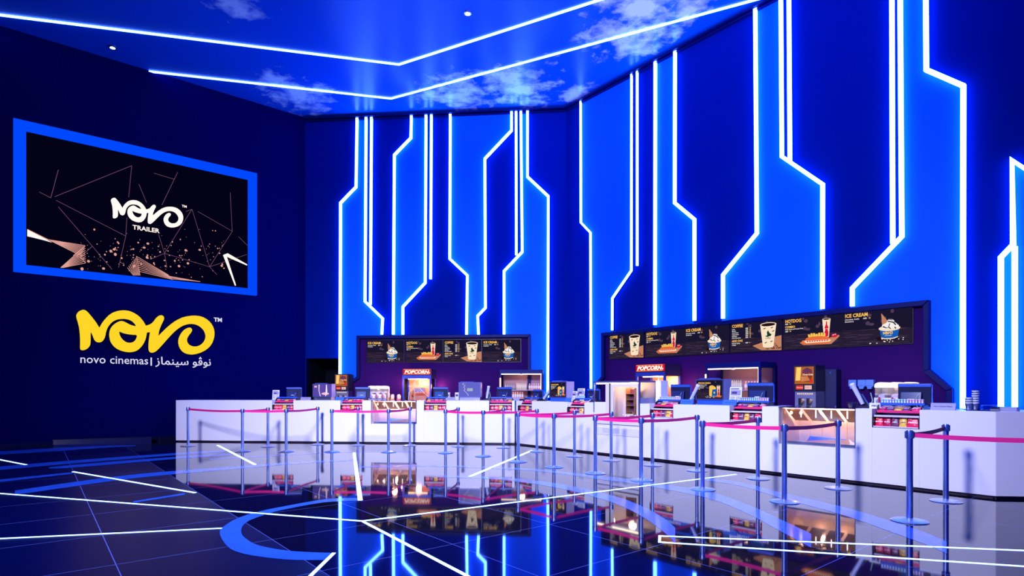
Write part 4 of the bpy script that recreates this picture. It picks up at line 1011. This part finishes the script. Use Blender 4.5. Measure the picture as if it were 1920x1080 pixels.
for pl, px, d0, nm in ((BACK, 937, .74, 'back'), (RIGHT, 1323, .84, 'right')):
    s0 = pl.s(px, d0); d = d0-.16
    rows = [('dark', 5, .17, .062, 'dark bottle from left in the left group of the %s bottle case'), ('tall', 6, .52, .052, 'tall pale bottle from left in the middle group of the %s bottle case'), ('orange', 6, .90, .068, 'peach bottle from left in the right group of the %s bottle case')]
    for k, n, x0, dx, lab in rows:
        for j in range(n): put_bottle(k, pl, s0+x0+dx*j, d, ZB+.50, '%s %s' % (ordn[j], (lab % nm)), '%s bottles in the %s case' % (k, nm))
    for j in range(5): put_bottle('orange', pl, s0+.40+.07*j, d, ZB+.236, '%s short bottle from left on the lower shelf of the %s bottle case' % (ordn[j], nm), 'lower shelf bottles in the %s case' % nm)

# ------------------------------------------------------------------ soda dispensers
def soda(pl, px, d, lab, z0=ZB):
    t = thing('soda_dispenser', lab, 'drink dispenser', pl.P(pl.s(px, d), z0, d), pl.rot, 'soda dispensers'); W_, T = .43, 1.93-z0
    k = T/1.0
    bevel(MB().box(0, W_, 0, .45, .47*k, T).build('head', M_black, t), .006)
    MB().box(.01, W_-.01, .04, .45, .0, .47*k).build('body', M_steel_soft, t)
    MB().box(.0, W_, -.03, .10, 0, .06).build('drip_tray', M_steel, t)
    mb = MB(); x0, x1, za, zb_ = .025, W_-.03, .62*k, T-.03
    mb.mat(0).box(x0, x1, -.008, 0, za, zb_)
    X = lambda u: x0+(x1-x0)*u
    Z = lambda v: za+(zb_-za)*v
    mb.mat(1); mb.flat([(X(.05), Z(.2)), (X(.3), Z(.2)), (X(.35), Z(.98)), (X(.1), Z(.98))], -.009)
    mb.mat(2); mb.flat([(X(.45), Z(.15)), (X(.85), Z(.12)), (X(.95), Z(.6)), (X(.9), Z(.8)), (X(.42), Z(.75))], -.0095)
    mb.mat(3); mb.flat([(X(.40), Z(.62)), (X(.92), Z(.66)), (X(.90), Z(.82)), (X(.65), Z(.95)), (X(.42), Z(.8))], -.010)
    mb.mat(4)
    for i in range(5): mb.flat([(X(.35), Z(.16+.055*i)), (X(.80-.03*i), Z(.20+.055*i)), (X(.82-.03*i), Z(.235+.055*i)), (X(.36), Z(.20+.055*i))], -.0105)
    mb.mat(5); put_text(mb, 'Coca-Cola', X(.42), Z(.50), -.0115, .046, bold=.02, shear=.3); mb.mat(6); mb.ell(X(.88), Z(.16), .03, .035, -.011); 
    mb.build('light_box_picture', [em((178, 96, 44)), em((255, 208, 118)), em((140, 56, 36)), em((104, 54, 96)), em((235, 150, 100)), em((255, 240, 230), 1.2), em((225, 40, 60))], t)
    mb = MB().mat(0).flat([(.05, .51*k), (.19, .51*k), (.19, .59*k), (.05, .59*k)], -.002); mb.mat(1).flat([(.22, .51*k), (.36, .51*k), (.36, .59*k), (.22, .59*k)], -.002)
    mb.mat(2); put_text(mb, 'Coca-Cola', .06, .54*k, -.003, .028, bold=.02, shear=.3); mb.mat(0); put_text(mb, 'Sprite', .24, .54*k, -.003, .028, bold=.02)
    mb.build('brand_buttons', [em((235, 60, 50)), em((235, 190, 190)), em((255, 240, 235))], t)
    for x in (.14, .30):
        MB().lathe([(.045, 0), (.05, -.02), (.05, -.05)], 16, M=Matrix.Translation((x, .04, .27*k)) @ Matrix.Rotation(-PI/2, 4, 'X')).build('valve_plate', M_gold, t)
        MB().box(x-.018, x+.018, -.06, .04, .18*k, .33*k).build('tap', M_black, t)
    mb = MB()
    for i in range(8): mb.ell(.07+.04*i, .42*k, .012, .02, .035, 8)
    mb.build('flavour_lights', em((255, 225, 190)), t)
soda(BACK, 627.5, .60, 'lit soda dispenser at the back bar below the leftmost glowing wall line')
soda(RIGHT, 1488, .78, 'lit soda dispenser on the right back bar behind the large sunken display')

# ------------------------------------------------------------------ slush machines
def slush(pl, px, d, lab, z0, k=1.0, warm=False):
    t = thing('slush_machine', lab, 'drink machine', pl.P(pl.s(px, d), z0, d), pl.rot, 'slush machines'); t.scale = (k, k, k)
    bevel(MB().box(0, .60, .05, .42, 0, .20).build('base', M_silver, t), .01); MB().box(0, .60, .02, .05, .20, .32).box(0, .60, .36, .44, .20, .50).build('spout_panel', M_paper, t)
    for i in range(3):
        x = .2*i
        MB().box(x+.012, x+.188, .03, .42, .22, .50).build('clear_tank', M_clear, t)
        MB().tube((x+.10, .08, .34), (x+.10, .40, .34), .05, n=14).build('cooling_drum', mat('drum_white', (.75, .70, .85), .3), t)
        mb = MB(); n = 12
        mb.hexa([(x+.008, .02, .50), (x+.192, .02, .50), (x+.192, .43, .50), (x+.008, .43, .50)], [(x+.008, .02, .54), (x+.192, .02, .54), (x+.192, .43, .54), (x+.008, .43, .54)])
        mb.prism([(x+.10+.092*math.cos(PI*j/8), .54+.05*math.sin(PI*j/8)) for j in range(9)], .02, .43)
        mb.build('lit_lid', em((255, 232, 222), 3.0), t)
        MB().lathe([(.062, 0), (.066, .02), (.045, .04)], 18, M=Matrix.Translation((x+.10, .03, .25)) @ Matrix.Rotation(PI/2, 4, 'X')).build('spout_ring', M_silver, t)
        MB().box(x+.09, x+.11, -.05, -.02, .20, .33).build('tap_handle', M_red2, t)
    MB().box(0, .60, -.06, .05, .0, .03).build('drip_tray', M_steel, t)
    warm_point((.3, -.12, .50), 2.2 if warm else 1.2, (1., .5, .3), .05, t)  # unseen light added in front to brighten the machine
slush(BACK, 689, .62, 'three bowl slush machine with lit lids on the back bar left of the popcorn machine', ZB+.05, .97, True)
slush(RIGHT, 1638, .80, 'three bowl slush machine with lit lids behind the nearest sales terminal', ZB+.02, 1.05)

# ------------------------------------------------------------------ small things on counters
def paper_stand(pl, px, d, w_, h_, lab, tilt=.12, kind='menu', z=ZT):
    t = thing('menu_card_stand' if kind == 'menu' else 'tent_sign', lab, 'sign', pl.P(pl.s(px, -d), z, -d), pl.rot)
    if kind == 'menu':
        MB().box(0, w_, -.005, .06, 0, .006).hexa([(0, 0, .006), (w_, 0, .006), (w_, .004, .006), (0, .004, .006)], [(0, tilt*h_, h_), (w_, tilt*h_, h_), (w_, tilt*h_+.004, h_), (0, tilt*h_+.004, h_)]).build('acrylic_holder', M_clear, t)
        mb = MB(); sl = lambda z_: tilt*z_-.002
        def f(x0, x1, z0, z1, m, e): mb.mat(m).quad((x0*w_, sl(z0*h_)-e, z0*h_), (x1*w_, sl(z0*h_)-e, z0*h_), (x1*w_, sl(z1*h_)-e, z1*h_), (x0*w_, sl(z1*h_)-e, z1*h_))
        f(.03, .97, .03, .97, 0, 0); f(.12, .88, .52, .80, 1, .001); f(.2, .6, .60, .72, 2, .002); f(.12, .75, .84, .89, 2, .001)
        for i in range(5): f(.12, .45, .42-.07*i, .445-.07*i, 2, .001); f(.55, .88, .42-.07*i, .445-.07*i, 2, .001)
        mb.build('printed_card', [M_paper, mat('lilac_print', (.35, .30, .6), .5), M_ink], t)
    else:
        mb = MB(); mb.prism_x([(0, 0), (.05, 0), (.045, h_), (.040, h_)], 0, w_)
        mb.build('folded_sign', M_silver if kind != 'blue' else mat('blue_sign', (.04, .16, .62), .4), t)
        mb = MB(); tv = text_vf('Next Counter Please', .015); tw = max(p[0] for p in tv[0]); sz = w_*.74/tw
        mb.mesh(tv, lambda p: (w_*.13+p[0]*sz, .040*(.45+p[1]*sz/h_)-.003, h_*.45+p[1]*sz)); mb.build('lettering', M_ink, t)
paper_stand(CL, 510, .42, .21, .29, 'white menu card in clear stand above the leftmost candy rack')
paper_stand(CR, 1071, .50, .20, .26, 'small menu card in clear stand right of the first popcorn kiosk')
paper_stand(CR, 1081, .62, .26, .33, 'larger menu card standing behind the small one near the glass cabinet')
paper_stand(CR, 1366, .34, .26, .35, 'menu card in clear stand right of the second popcorn kiosk')
paper_stand(CL, 563, .10, .28, .085, 'white folded Next Counter Please sign left of the lilac kiosk', kind='tent')
paper_stand(CL, 628, .10, .24, .09, 'blue folded sign beside the second candy rack from left', kind='blue')
paper_stand(CL, 838, .12, .22, .09, 'grey folded sign left of the switched off kiosk', kind='tent')
paper_stand(CL, 963, .06, .15, .09, 'grey folded sign at the counter bend', kind='tent')
paper_stand(CR, 1058, .06, .17, .09, 'blue folded sign left of the rack beside the glass cabinet', kind='blue')
paper_stand(CR, 1275, .10, .28, .10, 'blue folded sign left of the second popcorn kiosk', kind='blue')
paper_stand(CR, 1354, .12, .27, .10, 'blue folded sign below the right side of the second popcorn kiosk', kind='blue')
paper_stand(CR, 1744, .10, .29, .10, 'grey folded Next Counter Please sign right of the nearest terminal', kind='tent')
t = thing('paper_sign', 'small white NOVO card left of the nearest slush machine', 'sign', CR.P(CR.s(1630, -.25), ZT, -.25), CR.rot)
MB().box(0, .15, 0, .01, 0, .085).build('card', M_paper, t); mb = MB(); put_logo(mb, .03, .025, -.002, .09); mb.build('logo', M_ink, t)

def cup_tube(pl, px, d, lab, lean, z=ZT):
    t = thing('tilted_cup_dispenser', lab, 'dispenser', pl.P(pl.s(px, -d), z, -d), pl.rot, 'tilted cup dispensers')
    bevel(MB().box(-.07, .10, -.05, .10, 0, .03).build('foot', M_black, t), .004)
    MB().hexa([(.0, 0, .03), (.07, 0, .03), (.07, .06, .03), (.0, .06, .03)], [(-.04+lean*.2, 0, .22), (.05+lean*.2, 0, .22), (.05+lean*.2, .06, .22), (-.04+lean*.2, .06, .22)]).build('bracket', M_black, t)
    a = Vector((.02+lean*.06, -.03, .06)); b_ = Vector((.02+lean*.1+lean*.28, -.03, .36))
    MB().tube(a, b_, .028, .036, 16).build('tube', mat('frosted_tube', (.55, .58, .95), .25), t, smooth=True)
    MB().tube(b_, b_+(b_-a).normalized()*.03, .042, .036, 16).build('tube_rim', M_paper, t)
    MB().path([(.08, .02, .03), (.12, .0, .12), (.10, -.02, .24)], .006, 6).build('cable', em((150, 210, 255), .8), t)
cup_tube(CL, 911, .35, 'upright dark cup dispenser with pale tube right of the switched off kiosk', .15)
cup_tube(CR, 1017, .38, 'tilted cup dispenser leaning right beside the first popcorn kiosk', 1.0)
cup_tube(CR, 1291, .30, 'tilted cup dispenser leaning right beside the second popcorn kiosk', .55)
cup_tube(CR, 1620, .36, 'tilted cup dispenser leaning left of the nearest slush machine', -.45)

# hanging paper cup holders on the right wall bay, cups and boxes
for i, px in enumerate((1594, 1611, 1626)):
    t = thing('towel_dispenser', '%s pale blue wall dispenser left of the nearest slush machine' % ('left', 'middle', 'right')[i], 'dispenser', RIGHT.P(RIGHT.s(px, .06), 1.45, .045), RIGHT.rot, 'pale wall dispensers')
    MB().prism([(0, .06), (.02, .04), (.03, 0), (.10, 0), (.11, .04), (.14, .06), (.14, .18), (0, .18)], -.10, 0).build('body', mat('pale_blue_box', (.10, .25, .75), .4), t)
    MB().box(.01, .13, -.104, -.10, .06, .066).build('slot', M_ink, t)
t = thing('cup_basket', 'tub of small clear cups left of the tilted cup dispenser near the slush machine', 'cups', CR.P(CR.s(1598, -.35), ZT, -.35), CR.rot)
MB().lathe([(.055, 0), (.075, .09), (.078, .095)], 16).build('tub', M_clear, t, smooth=True); MB().lathe([(.045, .01), (.062, .085)], 12).build('cups', M_silver, t, smooth=True)
def cup_stack(px, d, n, h, r, lab, dz):
    t = thing('cup_stack', lab, 'cups', CR.P(CR.s(px, -d), ZT+.001, -d), CR.rot, 'cup stacks at the right end')
    for i in range(n):
        b_ = MB().lathe([(r*.72, i*dz), (r, i*dz+h), (r*1.05, i*dz+h+.004), (r*1.05, i*dz+h+.008)], 16).build('cup', mat('translucent_cup', (.80, .82, .98), .3) if i % 2 else M_clear, t, smooth=True)
cup_stack(1816.5, .20, 6, .09, .042, 'short stack of clear cups near the right end of the counter', .016)
cup_stack(1829, .24, 13, .09, .042, 'tall stack of clear cups near the right end of the counter', .016)
def slab(px, d, w_, dp, h, m, nm, lab, cat):
    t = thing(nm, lab, cat, CR.P(CR.s(px, -d), ZT, -d), CR.rot)
    bevel(MB().box(0, w_, 0, dp, 0, h).build('body', m, t), .004); MB().box(.01, w_-.01, .01, dp-.01, h, h+.004).build('top_sheet', M_blueplastic, t)
slab(1838, .20, .18, .16, .075, M_clear, 'clear_tray', 'clear plastic tray right of the tall cup stack', 'tray')
slab(1856, .30, .28, .2, .05, M_silver, 'serving_tray', 'pile of grey serving trays behind the clear tray at the right end', 'tray')
# napkin boxes and small dispensers on the back bar
for i, (px, lab) in enumerate(((836, 'white napkin box left of the switched off kiosk, by the terminal'), (853, 'white napkin box touching the switched off kiosk'))):
    t = thing('napkin_box', lab, 'box', BACK.P(BACK.s(px, .5), ZB, .5), BACK.rot); MB().box(0, .12, 0, .12, 0, .42).build('body', M_paper, t); MB().box(.02, .10, -.003, 0, .30, .36).build('slot', M_ink, t)
for i, (px, lab) in enumerate(((728, 'slim glowing condiment pump left of the back popcorn machine'), (735, 'squat sauce dispenser beside the glowing condiment pump'), (747, 'sauce dispenser touching the left side of the back popcorn machine'))):
    t = thing('sauce_dispenser', lab, 'dispenser', BACK.P(BACK.s(px, .5), ZB, .5), BACK.rot, 'sauce dispensers left of the popcorn machine')
    w_ = .07 if i == 0 else .13; hh = .44 if i == 0 else .36
    MB().box(-w_/2, w_/2, 0, .12, 0, hh*.6).build('body', M_pink if i == 2 else M_gold, t); MB().lathe([(w_*.45, hh*.6), (w_*.5, hh*.85), (w_*.3, hh), (0, hh)], 14, (0, .06)).build('jar', mat('warm_jar', (.95, .62, .48), .3), t, smooth=True)
warm_point(tuple(BACK.P(BACK.s(740, 1.0), 1.65, 1.0)), 14, (1., .45, .25), .08).name = 'added_warm_light'  # unseen warm light added for a glow around the dispensers, no fixture here
# dark equipment tower behind the right soda dispenser
t = thing('equipment_tower', 'tall dark equipment cabinet right of the right soda dispenser', 'cabinet', RIGHT.P(RIGHT.s(1533, .3), ZB, .3), RIGHT.rot)
MB().box(0, .36, 0, .25, 0, .92).build('body', mat('tower_navy', (.004, .006, .07), .5), t); MB().box(.05, .07, -.004, 0, .83, .87).box(.24, .26, -.004, 0, .83, .87).build('status_label', M_blueplastic, t)

# low mirror black plinth by the left wall
pA = Vector(floorp(100, 840)); pB = Vector(floorp(284, 832)); t = thing('low_plinth', 'long low mirror black plinth on the floor by the left wall', 'plinth', (pA.x, pA.y, 0), math.atan2(pB.y-pA.y, pB.x-pA.x))
L_ = (pB-pA).length
MB().box(0, L_, 0, .40, 0, .185).build('body', mat('mirror_black', (.01, .012, .05), .03), t); MB().box(-.01, L_+.01, -.01, .41, .185, .20).build('top_slab', mat('gloss_black_skirting', (.004, .004, .02), .06), t)

# ------------------------------------------------------------------ queue barriers
POSTS = {'a': (352.8, 836.4), 'b': (454.7, 846.7), 'c': (502.6, 837.6), 'd': (536.7, 846.9), 'e': (595.8, 833.8), 'f': (622.4, 847.3), 'g': (671.3, 835), 'h': (728.5, 847.7), 'i': (768.8, 835.3),
 'j': (835.6, 849.3), 'k': (859, 837), 'l': (906, 855.5), 'm': (943.8, 839.3), 'n': (971.7, 866), 'o': (1006.8, 846.8), 'p': (1038.8, 876), 'q': (1077.3, 855.8), 'r': (1116.3, 887.5), 's': (1146.2, 863.5), 't': (1202.3, 900.8),
 'u': (1223.5, 872.6), 'v': (1307, 882.8), 'w': (1317.3, 917.8), 'x': (1421.2, 897.6), 'y': (1470.6, 941), 'z': (1571.3, 915.8), 'A': (1705.4, 977), 'B': (1773.5, 940), 'Z': (1990, 1012)}
BELTS = [('a','b'),('b','c'),('b','d'),('d','e'),('f','g'),('f','h'),('h','i'),('j','k'),('j','l'),('l','m'),('l','o'),('n','p'),('n','q'),('p','s'),('r','u'),('r','t'),('t','v'),('w','x'),('w','y'),('y','z'),('A','B'),('A','Z')]
HP = .99
def mk_post():
    t = thing('queue_post', '', 'queue post')
    MB().lathe([(.175, 0), (.178, .006), (.165, .014), (.10, .026), (.045, .034), (.0, .035)], 40).build('base_plate', mat('base_chrome', (.62, .68, .90), .34, metal=.9), t, smooth=True)
    MB().lathe([(.032, .03), (.032, HP-.09)], 28).build('pole', M_pole, t, smooth=True)
    hd = MB().lathe([(.034, HP-.095), (.0345, HP-.01), (.031, HP), (0, HP)], 24).build('cassette_head', mat('head_steel_blue', (.22, .30, .62), .25, metal=.8), t, smooth=True)
    for i in range(4):
        a = PI/2*i+.3; c, s_ = math.cos(a), math.sin(a)
        b_ = MB().box(.030, .046, -.014, .014, HP-.085, HP-.012).build('belt_clip', M_cap, hd); b_.rotation_euler = (0, 0, a)
    return t
post0 = mk_post(); placed = {}
allk = sorted(POSTS, key=lambda k: POSTS[k][0])
front = [k for k in allk if k in 'bdfhjlnprtwyAZ']; backp = [k for k in allk if k not in front]
near = {'a': 'leftmost queue post of all, alone in front of the counter left end', 'A': 'nearest and largest queue post, right foreground', 'B': 'queue post behind the nearest large one at far right', 'Z': 'queue post beyond the right picture edge holding the last belt'}
for k in allk:
    t = post0 if not placed else copy_tree(post0)
    p = floorp(*POSTS[k]); t.location = (p[0], p[1], 0); t.rotation_euler = (0, 0, math.atan2(-p[0], p[1])*1.0+.35); placed[k] = t
    row = front if k in front else backp
    t['label'] = near.get(k, 'chrome queue post, %s from the left in the row %s' % (ordn[row.index(k)] if row.index(k) < 13 else 'fourteenth', 'nearer the viewer' if k in front else 'closer to the counter')); t['group'] = 'queue posts'
bpy.context.view_layer.update()
for a, b_ in BELTS:
    A = placed[a].location; B = placed[b_].location; v = (B-A); v.z = 0; L = v.length; v.normalize(); n = 8; mb = MB(); nn = Vector((-v.y, v.x, 0))*.0015
    P = []
    for i in range(n+1):
        u = i/n; c = v*(.046+(L-.092)*u); c.z = HP-.052-.02*math.sin(PI*u)*min(1, L/2); P.append(c)
    for c, d_ in zip(P, P[1:]):
        dz = Vector((0, 0, .024))
        mb.hexa([c-dz-nn, d_-dz-nn, d_-dz+nn, c-dz+nn], [c+dz-nn, d_+dz-nn, d_+dz+nn, c+dz+nn])
    o = mb.build('belt', M_belt, placed[a]); o.rotation_euler = (0, 0, -placed[a].rotation_euler.z); o['label'] = 'red retractable belt'
